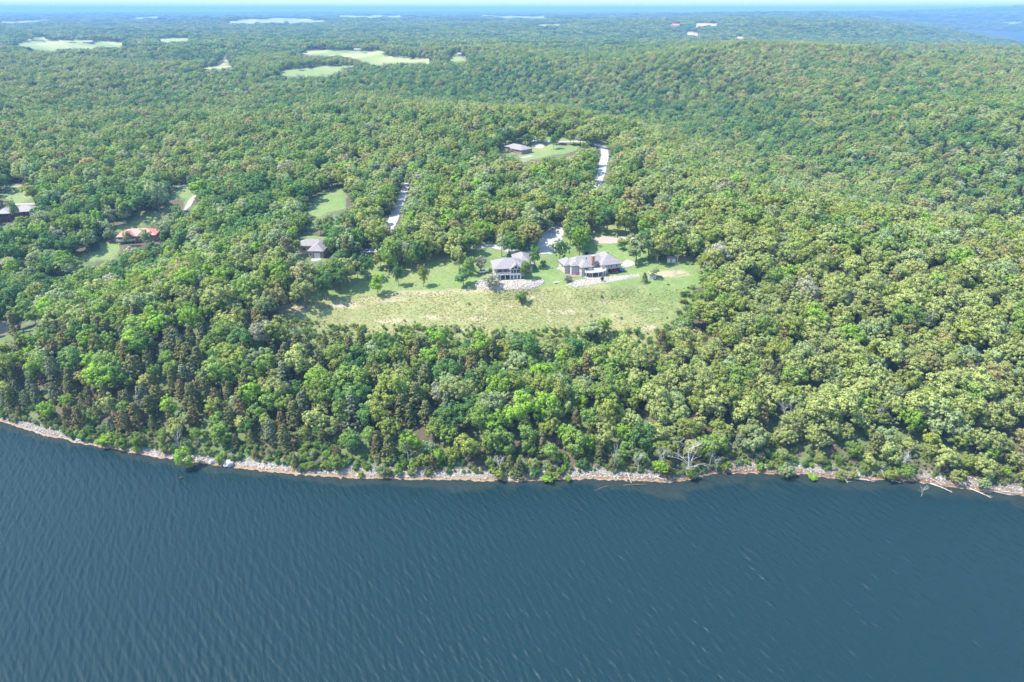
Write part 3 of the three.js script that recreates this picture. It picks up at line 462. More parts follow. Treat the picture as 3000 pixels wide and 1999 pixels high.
{ // the house with the window gable and the straight deck
  const t = thing('lake_house', 'pale house with grey roof, tall window gable and long white deck beside the lawn trees', 'house', site.lakeHouse, deg(8));
  part('wall', mergeGeometries([box(-7.2, 8.6, -1.5, 5.9, -12, -2.2), box(-7.2, -6.2, -1.5, 5.86, -2.2, 0.1)]), M.tan, t);
  part('wing', box(5.2, 13.8, -1.5, 5.0, -23, -9), M.tan, t);
  part('roof', mergeGeometries([roof(-8, 9.3, -12.8, 0.7, 5.9, 0.52), roof(4.5, 14.5, -23.8, -7, 5.0, 0.62)]), M.shingle, t);
  part('bay', box(0.9, 6.4, -1.5, 5.9, -2.2, 0.9), M.white, t);
  part('gable_wall', polys([[[0.9, 5.9, 0.92], [6.4, 5.9, 0.92], [3.65, 7.9, 0.92]]]), M.white, t);
  part('gable_roof', polys([[[0.1, 5.35, 1.5], [3.65, 8.2, 1.5], [3.65, 8.2, -6], [0.1, 5.35, -6]], [[3.65, 8.2, 1.5], [7.2, 5.35, 1.5], [7.2, 5.35, -6], [3.65, 8.2, -6]], [[0.1, 5.1, 1.5], [0.1, 5.35, 1.5], [3.65, 8.2, 1.5], [3.65, 7.95, 1.5]], [[3.65, 7.95, 1.5], [3.65, 8.2, 1.5], [7.2, 5.35, 1.5], [7.2, 5.1, 1.5]], [[0.1, 5.1, -6], [0.1, 5.1, 1.5], [3.65, 7.95, 1.5], [3.65, 7.95, -6]], [[3.65, 7.95, -6], [3.65, 7.95, 1.5], [7.2, 5.1, 1.5], [7.2, 5.1, -6]]]), M.shingle, t);
  for (const [x, w] of [[1.75, 1.0], [3.1, 1.3], [4.7, 1.4], [5.85, 0.7]]) windowAt(t, 'f', x, 3.4, w, 1.9, 0.9);
  for (const [a, b, c, e] of [[2.0, 5.55, 1.4, 0.75], [3.65, 5.75, 1.3, 1.2], [5.2, 5.55, 1.3, 0.75]]) windowAt(t, 'f', a, b, c, e, 0.93, M.white, 0);
  for (const x of [1.7, 3.4, 5.2]) windowAt(t, 'f', x, 0.1, 1.2, 2.2, 0.9);
  windowAt(t, 'f', -4.2, 3.2, 1.7, 2.1, -2.2); windowAt(t, 'f', -1.2, 3.3, 1.4, 1.6, -2.2); for (const x of [-4.6, -2.4, -0.4]) windowAt(t, 'f', x, 0.1, 1.5, 2.2, -2.2);
  windowAt(t, 'l', -6, 3.2, 1, 1.4, -7.2); windowAt(t, 'r', -16, 2.4, 1.2, 1.3, 13.8);
  const dk = part('deck', box(-6.9, 0.88, 2.75, 3.02, -2.18, 1.5), M.white, t); part('railing', railing([[-6.85, 0.12], [-6.85, 1.45], [0.85, 1.45]], 3.02), M.white, dk);
  for (const x of [-6.7, -4.3, -1.9, 0.6]) part('post', box(x - 0.13, x + 0.13, -0.5, 2.75, 1.2, 1.46), M.white, t);
  part('patio', slab([[-7, 0.12], [-6.6, 3.4], [-1, 3.2], [7.5, 2.6], [8.4, 0.95], [0.88, 0.95], [0.88, -2.15], [-6.2, -2.15], [-6.2, 0.12]], -0.6, 0.1), M.concrete, t);
}
{ // the house with the garage
  const t = thing('garage_house', 'pale house with spreading grey hip roof and white garage door among the trees', 'house', site.garageHouse, deg(-3));
  part('wall', mergeGeometries([box(-12.4, 2.5, -1.5, 4.4, -17, -8.4), box(0.5, 6.6, -1.5, 4.35, -16.5, -9.5)]), M.stucco, t); part('garage', box(-3.6, 4.2, -1.5, 4.2, -11, 0), M.stucco, t);
  part('roof', mergeGeometries([roof(-13.1, 3.2, -17.7, -7.6, 4.4, 0.5), roof(-4.3, 4.9, -14, 0.6, 4.2, 0.62), roof(-1, 7.3, -17, -8.8, 4.35, 0.5)]), M.shingle, t);
  part('garage_surround', mergeGeometries([box(-1.3, -0.7, -0.3, 3.7, 0.004, 0.16), box(2.7, 3.9, -0.3, 3.7, 0.004, 0.16), box(-0.7, 2.7, 3.1, 3.7, 0.004, 0.16)]), M.brick, t); 
  const gd = part('garage_door', mergeGeometries([0, 1, 2, 3].map((i) => box(-0.68, 2.68, 0.02 + i * 0.77, 0.75 + i * 0.77, 0.004, 0.09))), M.white, t); gd.userData.label = 'white sectional garage door';
  windowAt(t, 'f', -9, 1.6, 1.6, 1.5, -8.4); windowAt(t, 'f', -6, 1.6, 1.2, 1.5, -8.4); windowAt(t, 'f', -2.6, 1.5, 0.9, 1.3, 0);
  const dk = part('porch', box(-15.6, -12.42, 0, 0.6, -15, -9), M.concrete, t); part('porch_roof', box(-15.4, -12.42, 3.1, 3.3, -14.6, -9.4), M.white, dk); for (const z of [-9.7, -14.3]) part('post', box(-15.3, -15.1, 0.6, 3.1, z - 0.1, z + 0.1), M.white, dk);
}
{ // the brick ranch house
  const t = thing('brick_ranch_house', 'long mauve brick ranch house with low grey hip roof on the upper lawn', 'house', site.brickHouse, deg(46));
  part('wall', mergeGeometries([box(0, 13, -2, 3.6, -9.5, 0), box(3.4, 14, -2, 3.56, -23, -9.5)]), M.brick, t);
  part('roof', mergeGeometries([roof(-0.7, 13.7, -14, 0.7, 3.6, 0.4), roof(2.7, 14.7, -23.7, -4, 3.62, 0.4)]), M.shingle, t);
  windowAt(t, 'l', -4, 1.2, 1.6, 1.4, 0); windowAt(t, 'l', -7.5, 0.2, 1.1, 2.2, 0); windowAt(t, 'l', -13, 1.2, 2, 1.4, 3.4); windowAt(t, 'l', -18, 1.2, 1.6, 1.4, 3.4); windowAt(t, 'f', 4, 1.2, 1.4, 1.3, 0); windowAt(t, 'f', 9, 1.2, 1.4, 1.3, 0);
  const pc = part('porch', box(0.3, 3.38, -1, 0.25, -14, -9.55), M.concrete, t); part('post', box(0.5, 0.7, 0.25, 3.3, -13.7, -13.5), M.white, pc); part('bench', box(1, 2.2, 0.25, 0.75, -12, -11.3), M.white, pc);
}
{ // the red-roofed house
  const t = thing('red_roofed_house', 'timber house with bright red metal roof and deck half hidden by trees', 'house', site.redHouse, deg(12));
  part('wall', box(-6.5, 15, -1.5, 4.6, -11, -1.2), M.wood, t);
  part('roof', mergeGeometries([roof(-8.2, 15.8, -12, 0.8, 4.6, 0.5), roof(-4.6, 3.6, -7, 2.0, 4.64, 0.72, true, false)]), M.redRoof, t);
  part('gable_wall', polys([[[-3.9, 4.6, 1.3], [2.9, 4.6, 1.3], [-0.5, 7.1, 1.3]]]), M.wood, t);
  const dk = part('deck', box(-8, 4, 1.9, 2.1, -1.18, 2.4), M.wood, t); part('railing', railing([[-7.9, -1], [-7.9, 2.3], [3.9, 2.3]], 2.1), M.white, dk);
  for (const x of [-7.7, -4.6, 2.9]) part('post', box(x - 0.13, x + 0.13, -0.6, 4.5, 1.7, 1.96), M.wood, t);
  for (const x of [-4.8, -1.6, 1.4]) windowAt(t, 'f', x, 2.2, 1.7, 1.9, -1.2); for (const x of [-3.6, 0.6]) windowAt(t, 'f', x, -0.2, 1.4, 1.7, -1.2);
}
{ // the dark red house at the left edge
  const t = thing('dark_red_house', 'dark red two-storey house with grey roof at the left edge behind trees', 'house', site.darkHouse, deg(14));
  part('wall', mergeGeometries([box(-10.5, -2.2, -1.5, 6.2, -11, 0), box(-2.2, 11.5, -1.5, 5.6, -15, -5)]), M.darkRed, t);
  part('roof', mergeGeometries([roof(-11.3, -1.5, -11.8, 0.9, 6.2, 0.5), roof(-3, 12.3, -15.8, -4.2, 5.6, 0.55)]), M.greyRoof, t);
  for (const x of [-7.2, -5.4, -3.6]) { windowAt(t, 'f', x, 3.5, 1.3, 2.0, 0, M.darkRed); windowAt(t, 'f', x, 0.4, 1.3, 2.0, 0, M.darkRed); }
  for (const x of [4.5, 7, 9.5]) windowAt(t, 'f', x, 2.8, 1.4, 1.8, -5, M.darkRed);
}
function farm(px, py, w, label, wall = M.white, top = M.greyRoof) {
  const p = P(px, py), t = thing('farmhouse', label, 'house', p, deg(10)), l = w * 0.6;
  part('wall', box(-w / 2, w / 2, -1, 3.4, -l, 0), wall, t); part('roof', roof(-w / 2 - 0.6, w / 2 + 0.6, -l - 0.6, 0.6, 3.4, 0.55, true, true), top, t);
  for (const e of [-1, 1]) part('gable_wall', polys([[[e * (w / 2 - 0.01), 3.4, 0], [e * (w / 2 - 0.01), 3.4, -l], [e * (w / 2 - 0.01), 3.4 + l * 0.27, -l / 2]]]), wall, t);
  for (const k of [-0.3, 0, 0.3]) windowAt(t, 'f', k * w, 1, 1.4, 1.5, 0);
}
farm(1047, 150, 15, 'small white farmhouse at the back edge of the pale green field');
farm(1274, 179, 22, 'low reddish farmhouse beside the wood at the end of the green field', M.brick, M.redRoof);
farm(1352, 164, 16, 'pale farm shed at the right corner of the green field', M.stucco, M.greyRoof);
farm(256, 127, 26, 'grey barn among round trees in the left field', M.greyRoof, M.greyRoof);
farm(258, 112, 30, 'tiny white farm building behind the left field', M.white, M.white);
farm(532, 108, 30, 'low farm building below the dark hilltop grove', M.stucco, M.redRoof);
farm(2108, 64, 34, 'small pale house on the far wooded ridge', M.white, M.greyRoof);
farm(1985, 77, 40, 'reddish buildings in the clearing on the far ridge', M.brick, M.redRoof);
farm(178, 74, 40, 'pale building on the far bluish woodland at upper left', M.white, M.white);

// ------------------------------------------------------------------ trees
const tones = {                                          // leaf colours
  pale: [0.334, 0.383, 0.122], mid: [0.217, 0.321, 0.067], deep: [0.122, 0.235, 0.060], sage: [0.307, 0.383, 0.168], bright: [0.260, 0.418, 0.049], tan: [0.345, 0.326, 0.122], olive: [0.270, 0.326, 0.069], grey: [0.366, 0.372, 0.239],
  cedar: [0.191, 0.209, 0.071], rust: [0.239, 0.204, 0.082], blue: [0.196, 0.235, 0.126],
};
const toneWord = { pale: 'pale', mid: 'mid-green', deep: 'deep green', sage: 'sage-green', bright: 'bright green', tan: 'tan-green', olive: 'olive-green', grey: 'greyish', cedar: 'dark olive', rust: 'brownish', blue: 'blue-grey' };
const toneMats = {}; for (const k in tones) toneMats[k] = [0.9, 1, 1.12].map((f) => leafMat(tones[k][0] * f, tones[k][1] * f, tones[k][2] * f));
M.redLeaf = leafMat(0.11, 0.03, 0.045);
const tintMat = leafMat(1, 1, 1);
const broad = [
  { crown: broadCrown(11, { clumps: 120, quads: 38, leaf: 0.25, cr: [0.5, 1.1] }), trunk: trunkGeo(12, 9.5, 0.26) }, { crown: broadCrown(21, { lobes: 7, clumps: 130, quads: 36, leaf: 0.24, cr: [0.45, 1.05], ry: 4.9, cy: 7.5, rx: 4.8 }), trunk: trunkGeo(22, 9.5, 0.28) },
  { crown: broadCrown(31, { rx: 3.7, ry: 5.7, cy: 7.0, lobes: 10, clumps: 110, quads: 38, leaf: 0.25, cr: [0.5, 1.1] }), trunk: trunkGeo(32, 10, 0.24) }, { crown: broadCrown(41, { lobes: 13, clumps: 140, quads: 34, cr: [0.4, 0.95], leaf: 0.23 }), trunk: trunkGeo(42, 9.5, 0.25) },
  { crown: broadCrown(51, { lobes: 6, clumps: 80, cr: [0.7, 1.35], leaf: 0.28, rx: 4.2 }), trunk: trunkGeo(52, 9.5, 0.26) }, { crown: broadCrown(61, { lobes: 9, clumps: 78, quads: 26, leaf: 0.26, rx: 4.0 }), trunk: trunkGeo(62, 10, 0.22, 7) },
];
const cedars = [cedarCrown(71), cedarCrown(81, { rb: 2.3, pow: 0.7 }), cedarCrown(91, { rb: 3.0, sprays: 210, pow: 1.0 }), cedarCrown(101, { rb: 2.5, sprays: 160, pow: 0.6 })].map((crown, i) => ({ crown, trunk: trunkGeo(72 + i, 10, 0.17, 0) }));
const pickW = (table) => { let s = 0; for (const [, w] of table) s += Math.max(0, w); let r = R() * s; for (const [k, w] of table) { r -= Math.max(0, w); if (r <= 0) return k; } return table[0][0]; };
const hollow = [[1380, 232], [1750, 285], [2000, 360], [2250, 440], [2550, 510], [2950, 600], [3200, 650]];
function kindAt(px, py, x, d) {
  const n = fbm(x / 60, d / 60, 2) - 0.25 * (1 - sstep(segDist(px, py, hollow), 20, 70)) + 0.35 * fbm(x / 260 + 5, d / 260, 2) + sstep(d, 420, 900) * clamp(relief(x, d) / 40, -0.4, 0.25), n2 = fbm(x / 28 + 60, d / 28, 2);
  let ced = 0.02;
  if (py > 900 && px < 1500) ced = lerp(0.62, 0.28, sstep(px, 500, 1450)) * sstep(py, 930, 1010) + n2 * 0.7 * sstep(py, 920, 990);
  else if (py > 1000 && px < 2300) ced = 0.15 + n2 * 0.4;
  else if (py > 700) ced = 0.04;
  if (R() < ced) return ['cedar', pickW([['cedar', 6], ['rust', 2.5], ['blue', 1.2]])];
  if (py > 450 && px > 1900) return ['broad', pickW([['pale', 3.4 + 8 * n], ['olive', 2.2], ['mid', 2.6 - 7 * n], ['sage', 0.9 + 3 * n2], ['tan', 0.7 + 3 * n2], ['bright', 0.3], ['deep', 0.3 - 5 * n], ['grey', 0.12]])];
  if (px < 950 && py > 600) {
    const line = px < 190 ? lerp(1010, 930, px / 190) : px < 570 ? lerp(930, 832, (px - 190) / 380) : lerp(832, 700, (px - 570) / 330);   // foot of the spur's crest trees
    if (py > line - 14 && py < 1010) return ['broad', pickW([['pale', 2.4], ['olive', 2], ['mid', 2.6], ['sage', 1.6], ['bright', 1.2], ['tan', 0.5]])];
  }
  if (px < 900 && py > 560 && py < 960) return ['broad', pickW([['deep', 4], ['mid', 3.5], ['sage', 1.6], ['olive', 0.8], ['bright', 0.4], ['grey', 0.2]])];
  if (py > 940) return ['broad', pickW([['mid', 4], ['sage', 1.4 + 2 * n2], ['deep', 1.6], ['pale', 0.9 + 2.5 * sstep(px, 1100, 2000)], ['bright', 1.5 + 3 * n2], ['olive', 1.2], ['grey', 0.2]])];
  if (py > 480) return ['broad', pickW([['pale', 2.2 + 3 * n], ['mid', 3], ['olive', 1.8], ['deep', 1.2 - 2 * n], ['tan', 0.9], ['sage', 0.9], ['bright', 0.6], ['grey', 0.15]])];
  return ['broad', pickW([['pale', 1.6 + 9 * n], ['olive', 2.6 + 4 * n], ['mid', 2.6 - 4 * n], ['deep', 1.2 - 9 * n], ['tan', 0.4 + 3 * n2 + 1.6 * sstep(px, 1800, 2300) * (1 - sstep(py, 240, 340))], ['sage', 0.3]])];
}
const stand = [];                                        // every forest tree: where, which shape, how big, what colour
seed(2024);
function consider(x, d, sp) {
  const h0 = ground(x, d); if (h0 < 0.5 || d - shore(x) < (d < 420 ? 2.6 + 3.2 * N2(x * 0.09, 44) : 3)) return;
  
  const b = project(x, h0, d); if (b[0] < -260 || b[0] > 3260) return;
  const [kind, tone] = kindAt(b[0], b[1], x, d), w = d - shore(x);
  let s = kind === 'cedar' ? rr(0.7, 1.3) : 0.72 + 0.72 * Math.pow(R(), 1.15); if (w < 5 && d < 420) s *= 0.5; else if (w < 16 && d < 420) s *= 0.75; if (b[1] > 960 && b[1] < 1075 && b[0] > 900 && b[0] < 1980) s *= 0.9;
  const wide = s * rr(0.9, 1.2) * (kind === 'cedar' ? 1.22 : 1) * 1, H = (kind === 'cedar' ? 12 : 12.5) * s;
  for (const [e, o] of [[0, 0], [0.35, 0], [0.4, 0.85], [0.4, -0.85], [0.65, 1], [0.65, -1], [0.65, 0.45], [0.65, -0.45], [0.85, 0.6], [0.85, -0.6], [0.98, 0]]) { const q = project(x + o * wide * (kind === 'cedar' ? 2.2 : 4.2), h0 + H * e, d); if (forestOpen(q[0], q[1])) return; }
  stand.push({ x, d, y: h0, kind, tone, s, wide, turn: R() * 6.283, v: Math.floor(R() * (kind === 'cedar' ? 4 : 6)), size: 2000 * H / b[2], px: b[0], py: b[1] });
}
for (let d = 150; d < 1750;) {
  const sp = d < 500 ? 6.2 : d < 900 ? 7.0 : 7.8, half = d * 0.95 + 30;
  for (let x = -half; x < half; x += sp) consider(x + rr(-0.45, 0.45) * sp, d + rr(-0.45, 0.45) * sp, sp);
  d += sp;
}
const rowOf = (t) => { const w = t.d - shore(t.x); return t.px < 900 && t.py < 900 ? 'on the left spur' : w < 9 ? 'at the waterline' : w < 26 ? 'low on the lake slope' : w < 48 ? 'halfway up the lake slope' : w < 72 ? 'high on the lake slope' : 'atop the lake slope'; };
const marksAlong = [[150, 'by the left edge'], [350, 'near the left edge'], [540, 'left of the two boulders'], [790, 'above the two boulders'], [950, 'under the tan patch'], [1080, 'under the left meadow end'], [1250, 'under the lawn saplings'], [1420, 'under the dark lawn clump'], [1620, 'under the deck house'], [1850, 'under the stone house'], [2120, 'above the great dead tree'], [2280, 'under the right meadow corner'], [2430, 'above the low yellow bush'], [2570, 'above the paired olive bushes'], [2720, 'above the slanting log'], [2870, 'near the right edge'], [4000, 'by the right edge']];
const spot = (t) => marksAlong.find(([x]) => t.px < x)[1];
const build = (t) => (t.s > 1.2 ? 'very tall ' : t.s > 1.0 ? 'tall ' : t.s < 0.72 ? 'small ' : '') + (t.kind === 'cedar' ? ['pointed ', 'slim ', 'broad ', 'blunt '] : ['round ', 'broad ', 'narrow ', 'dense ', 'lumpy ', 'open '])[t.v];
const visible = stand.filter((t) => t.px > 10 && t.px < 2990 && t.d < 330).sort((a, b) => b.size - a.size);
let nb = 0, nc = 0;
for (const t of visible) { if (t.kind === 'cedar') { if (nc < 240) { nc++; t.own = true; } } else if (nb < 270) { nb++; t.own = true; } }
for (const t of stand) if (t.own) {
  const set = t.kind === 'cedar' ? cedars[t.v] : broad[t.v], name = t.kind === 'cedar' ? 'cedar_tree' : 'broadleaf_tree';
  const label = `${build(t)}${toneWord[t.tone]} ${t.kind === 'cedar' ? 'cedar' : 'tree'} ${rowOf(t)} ${spot(t)}`;
  const g = thing(name, label, 'tree', V(t.x, t.y, -t.d), t.turn, label.replace(/^/, 'trees: ')); g.scale.set(t.wide, t.s, t.wide);
  part('trunk', set.trunk, M.bark, g); part('crown', set.crown, toneMats[t.tone][Math.floor(R() * 3)], g);
}
const mat4 = new THREE.Matrix4(), quat = new THREE.Quaternion(), UPV = V(0, 1, 0), tmpC = new THREE.Color();
function scatter(name, geo, mat, list, parent) {         // list: [x, y, z, turn, sx, sy, sz, r, g, b]
  if (!list.length) return; const im = new THREE.InstancedMesh(geo, mat, list.length); im.name = name; shade(im); im.userData.kind = 'stuff';
  list.forEach((t, i) => { quat.setFromAxisAngle(UPV, t[3]); mat4.compose(V(t[0], t[1], t[2]), quat, V(t[4], t[5], t[6])); im.setMatrixAt(i, mat4); if (t.length > 7) im.setColorAt(i, tmpC.setRGB(t[7], t[8], t[9])); });
  parent.add(im); return im;
}
const woods = new THREE.Group(); woods.name = 'woodland'; scene.add(woods); tag(woods, 'dense mixed woodland covering the hills behind the nearest trees', 'woodland', null, 'stuff');
{
  const lists = new Map(), trunks = [];
  for (const t of stand) if (!t.own) {
    const key = t.kind + t.v, c = tones[t.tone], f = rr(0.85, 1.16), wv = rr(-0.07, 0.07); if (!lists.has(key)) lists.set(key, []);
    lists.get(key).push([t.x, t.y, -t.d, t.turn, t.wide, t.s, t.wide, c[0] * f * (1 + wv), c[1] * f, c[2] * f * (1 - wv)]);
    if (t.d < 700) trunks.push([t.x, t.y, -t.d, t.turn, t.s, t.s, t.s]);
  }
  for (const [k, l] of lists) scatter(k.startsWith('cedar') ? 'cedar_crowns' : 'broadleaf_crowns', (k.startsWith('cedar') ? cedars : broad)[+k.slice(-1)].crown, tintMat, l, woods);
  scatter('tree_trunks', trunkGeo(333, 9, 0.24, 3), M.bark, trunks, woods);
}
// farther woods: patches of many crowns
function patchGeo(s, size, crowns, quads, leaf) {
  seed(s); const L = new Leaves();
  for (let i = 0; i < crowns; i++) {
    const cx = rr(-0.55, 0.55) * size, cz = rr(-0.55, 0.55) * size, r = rr(3.4, 5.2), cy = rr(5.2, 8.5), t = rr(0.75, 1.25), w = rr(-0.1, 0.1);
    for (let k = 0; k < quads; k++) { let n = ball(); if (n[1] < -0.2) n = [n[0], -n[1], n[2]]; const b = ball(), f = unit(n[0] + b[0] * 0.5, n[1] + b[1] * 0.5, n[2] + b[2] * 0.5), q = r * rr(0.75, 1.1), tt = t * rr(0.85, 1.15); L.quad(cx + n[0] * q, cy + n[1] * q * 1.1, cz + n[2] * q, f[0], f[1], f[2], leaf * rr(0.7, 1.3), unit(n[0] + f[0] * 0.5, n[1] + f[1] * 0.5, n[2] + f[2] * 0.5), [tt * (1 + w), tt, tt * (1 - w)]); }
  }
  return L.build();
}
{
  const near = [patchGeo(1, 16, 6, 60, 1.1), patchGeo(2, 16, 6, 60, 1.1), patchGeo(3, 16, 7, 50, 1.1)], far = [patchGeo(4, 46, 40, 22, 2.2), patchGeo(5, 46, 40, 22, 2.2)], la = [[], [], []], lb = [[], []];
  seed(77);
  const put = (x, d, sp, sets, H) => {
    const h = ground(x, d); if (h < 0.5 || wildField(x, d)) return; const b = project(x, h, d), q = project(x, h + H, d), m = project(x, h + H / 2, d); if (b[0] < -200 || b[0] > 3200 || forestOpen(b[0], b[1]) || forestOpen(q[0], q[1]) || forestOpen(m[0], m[1])) return;
    const n = fbm(x / 160, d / 160, 2), c = tones[pickW([['mid', 3], ['deep', 4 - 5 * n], ['olive', 1.6 + 5 * n], ['pale', 0.3 + 4 * n], ['tan', 0.3]])], f = rr(0.6, 1.0), s = rr(0.85, 1.15);
    sets[Math.floor(R() * sets.length)].push([x, h, -d, R() * 6.28, s, s * rr(0.8, 1.2), s, c[0] * f, c[1] * f, c[2] * f]);
  };
  for (let d = 1750; d < 5200; d += 15) for (let x = -d * 0.8; x < d * 0.8; x += 15) put(x + rr(-5, 5), d + rr(-5, 5), 15, la, 12);
  for (let d = 5200; d < 16000; d += 46 + d * 0.002) for (let x = -d * 0.78; x < d * 0.78; x += 46 + d * 0.002) put(x + rr(-14, 14), d + rr(-14, 14), 46, lb, 12);
  const g = new THREE.Group(); g.name = 'far_woodland'; scene.add(g); tag(g, 'hazy blue woodland on the distant hills', 'woodland', null, 'stuff');
  la.forEach((l, i) => scatter('distant_crowns', near[i], tintMat, l, g)); lb.forEach((l, i) => scatter('distant_crowns', far[i], tintMat, l, g));
  console.log('trees', stand.length, 'patches', la.map((l) => l.length), lb.map((l) => l.length), 'own', nb, nc);
}

// ------------------------------------------------------------------ single trees and shrubs on the lawn, round the houses and along the shore
seed(4242);
function lone(px, py, hpx, wpx, kind, tone, label, cat = 'tree', name) {
  const p = P(px, py), t = project(p.x, p.y, -p.z)[2], v = kind === 'cedar' ? Math.floor(R() * 4) : Math.floor(R() * 5), set = kind === 'cedar' ? cedars[v] : broad[v];
  const H = hpx * t / 2000 / 0.9, W = wpx * t / 2000;
  const g = thing(name || (cat === 'shrub' ? 'shrub' : kind === 'cedar' ? 'cedar_tree' : 'broadleaf_tree'), label, cat, V(p.x, Math.max(-0.3, p.y), p.z), R() * 6.28);
  const low = cat === 'shrub', sx = W / (kind === 'cedar' ? 5.4 : 9), sy = H / (kind === 'cedar' ? 12 : 12.6);
  g.scale.set(sx, low && kind !== 'cedar' ? H / 10.6 : sy, sx);
  const c = part(low ? 'foliage' : 'crown', set.crown, tone === 'red' ? M.redLeaf : toneMats[tone][Math.floor(R() * 3)], g), tr = part(low ? 'stem' : 'trunk', set.trunk, M.bark, g);
  if (low && kind !== 'cedar') { c.position.y = -1.9; tr.scale.y = 0.5; }
}
lone(1108, 864, 62, 46, 'broad', 'bright', 'small round young tree alone on the lawn, leftmost of the three lawn saplings');
lone(1168, 840, 72, 36, 'broad', 'deep', 'slim blue-green lawn tree, middle of the three lawn saplings');
lone(1240, 840, 66, 36, 'broad', 'olive', 'slim olive lawn tree, rightmost of the three lawn saplings');
lone(955, 880, 86, 58, 'broad', 'deep', 'dark rounded tree at the left end of the lawn with a shadow to its right');
lone(897, 905, 84, 80, 'broad', 'pale', 'broad pale tree at the left corner of the meadow');
lone(838, 872, 80, 50, 'broad', 'mid', 'narrow tree with bare trunk over the tan patch left of the meadow');
lone(770, 890, 90, 66, 'broad', 'olive', 'tall olive tree at the far left of the tan patch');
lone(1000, 848, 80, 66, 'broad', 'deep', 'bushy dark tree beside the upper left lawn corner');
lone(872, 750, 44, 36, 'broad', 'olive', 'olive tree hiding the left corner of the garage house');
lone(1004, 746, 84, 70, 'broad', 'sage', 'large sage-green tree right of the garage house');
lone(1048, 818, 74, 34, 'broad', 'deep', 'dark column-shaped tree, left of the dark pair above the lawn');
lone(1080, 822, 78, 46, 'broad', 'deep', 'dark full tree, right of the dark pair above the lawn');
lone(1140, 806, 78, 56, 'broad', 'mid', 'full mid-green tree above the young lawn trees');
lone(1205, 798, 70, 50, 'broad', 'mid', 'mid-green tree behind the slim olive lawn tree');
lone(1232, 778, 74, 44, 'broad', 'deep', 'deep green tree over the shaded upper lawn');
lone(1298, 754, 76, 64, 'broad', 'pale', 'spreading pale tree with visible trunk above the lawn');
lone(1346, 792, 72, 44, 'broad', 'pale', 'pale tree above the dark cedar clump left of the deck house');
lone(1375, 808, 54, 44, 'broad', 'mid', 'mid-green tree behind the dark clump left of the deck house');
lone(1358, 842, 56, 48, 'broad', 'deep', 'dense dark blue-green clump on the lawn left of the deck house');
lone(1410, 800, 50, 34, 'broad', 'grey', 'grey thin-leaved tree beside the left wall of the deck house');
lone(1440, 842, 40, 50, 'broad', 'grey', 'greyish bush growing at the left end of the curved stone bed', 'shrub');
lone(1437, 800, 12, 16, 'broad', 'bright', 'clipped yellow-green bush at the corner of the deck house', 'shrub');
lone(1539, 818, 54, 40, 'broad', 'mid', 'rounded tree in front of the right end of the deck house');
lone(1567, 790, 70, 36, 'broad', 'deep', 'conical deep green tree right of the deck house');
lone(1592, 782, 18, 18, 'broad', 'deep', 'small dark bush at the corner of the lawn right of the deck house', 'shrub');
lone(1527, 890, 38, 38, 'broad', 'mid', 'round bush alone in the middle of the meadow', 'shrub');
lone(1500, 754, 62, 44, 'broad', 'deep', 'dark tree behind the roof of the deck house');
lone(1470, 752, 60, 44, 'broad', 'sage', 'sage-green tree behind the left roof end of the deck house');
lone(1560, 730, 74, 56, 'broad', 'mid', 'tall mid-green tree left of the gravel lot');
lone(1525, 738, 62, 46, 'broad', 'olive', 'olive tree between the lane and the deck house');
lone(1640, 768, 66, 54, 'broad', 'deep', 'dark spreading tree between gravel lot and stone house');
lone(1697, 754, 92, 60, 'broad', 'bright', 'tall light green tree behind the left wing of the stone house');
lone(1665, 700, 44, 36, 'broad', 'olive', 'olive tree at the right edge of the gravel lot');
lone(1718, 750, 12, 14, 'broad', 'red', 'dark red ornamental bush behind the stone house roof', 'shrub');
lone(1663, 826, 22, 26, 'broad', 'grey', 'small grey bush left of the long stone bank', 'shrub');
for (const [x, y, w, l] of [[1787, 802, 15, 'leftmost'], [1799, 801, 17, 'middle'], [1811, 799, 15, 'rightmost']]) lone(x, y, 15, w, 'broad', 'red', `${l} of three wine-red bushes under the stone house windows`, 'shrub');
lone(1764, 825, 15, 11, 'broad', 'red', 'small scarlet bush in the middle of the stone bank', 'shrub');
lone(1822, 732, 34, 38, 'broad', 'mid', 'round bush at the right end of the sand court', 'shrub');
lone(1862, 778, 92, 66, 'broad', 'sage', 'sage-green tree casting shade on the lawn right of the stone house');
lone(1898, 762, 92, 70, 'broad', 'deep', 'deep green tree at the wood edge behind the lawn shade');
lone(1945, 752, 86, 60, 'broad', 'olive', 'olive tree above the small white shed');
lone(1988, 766, 84, 60, 'broad', 'mid', 'full tree hanging over the right side of the white shed');
lone(1888, 828, 28, 18, 'cedar', 'blue', 'small dark conical bush before the slatted outbuilding', 'shrub');
lone(1918, 816, 32, 32, 'broad', 'sage', 'thin open little tree right of the slatted outbuilding');
lone(1865, 985, 30, 24, 'broad', 'mid', 'small bush at the lower right edge of the meadow', 'shrub');
lone(1768, 985, 56, 40, 'broad', 'bright', 'bright tree standing up at the lower edge of the meadow');
lone(1730, 1000, 60, 66, 'broad', 'sage', 'silvery tree at the lower edge of the meadow left of the bright one');
lone(1778, 690, 84, 66, 'broad', 'deep', 'dark tree with bare trunk behind the sand court');
lone(1832, 690, 96, 74, 'broad', 'olive', 'large olive tree with dark trunk at the wood edge behind the sand court');
lone(1740, 655, 70, 60, 'broad', 'mid', 'tree with bare trunk by the gravel behind the court');
lone(1700, 640, 70, 60, 'broad', 'pale', 'pale tree above the gravel lot');
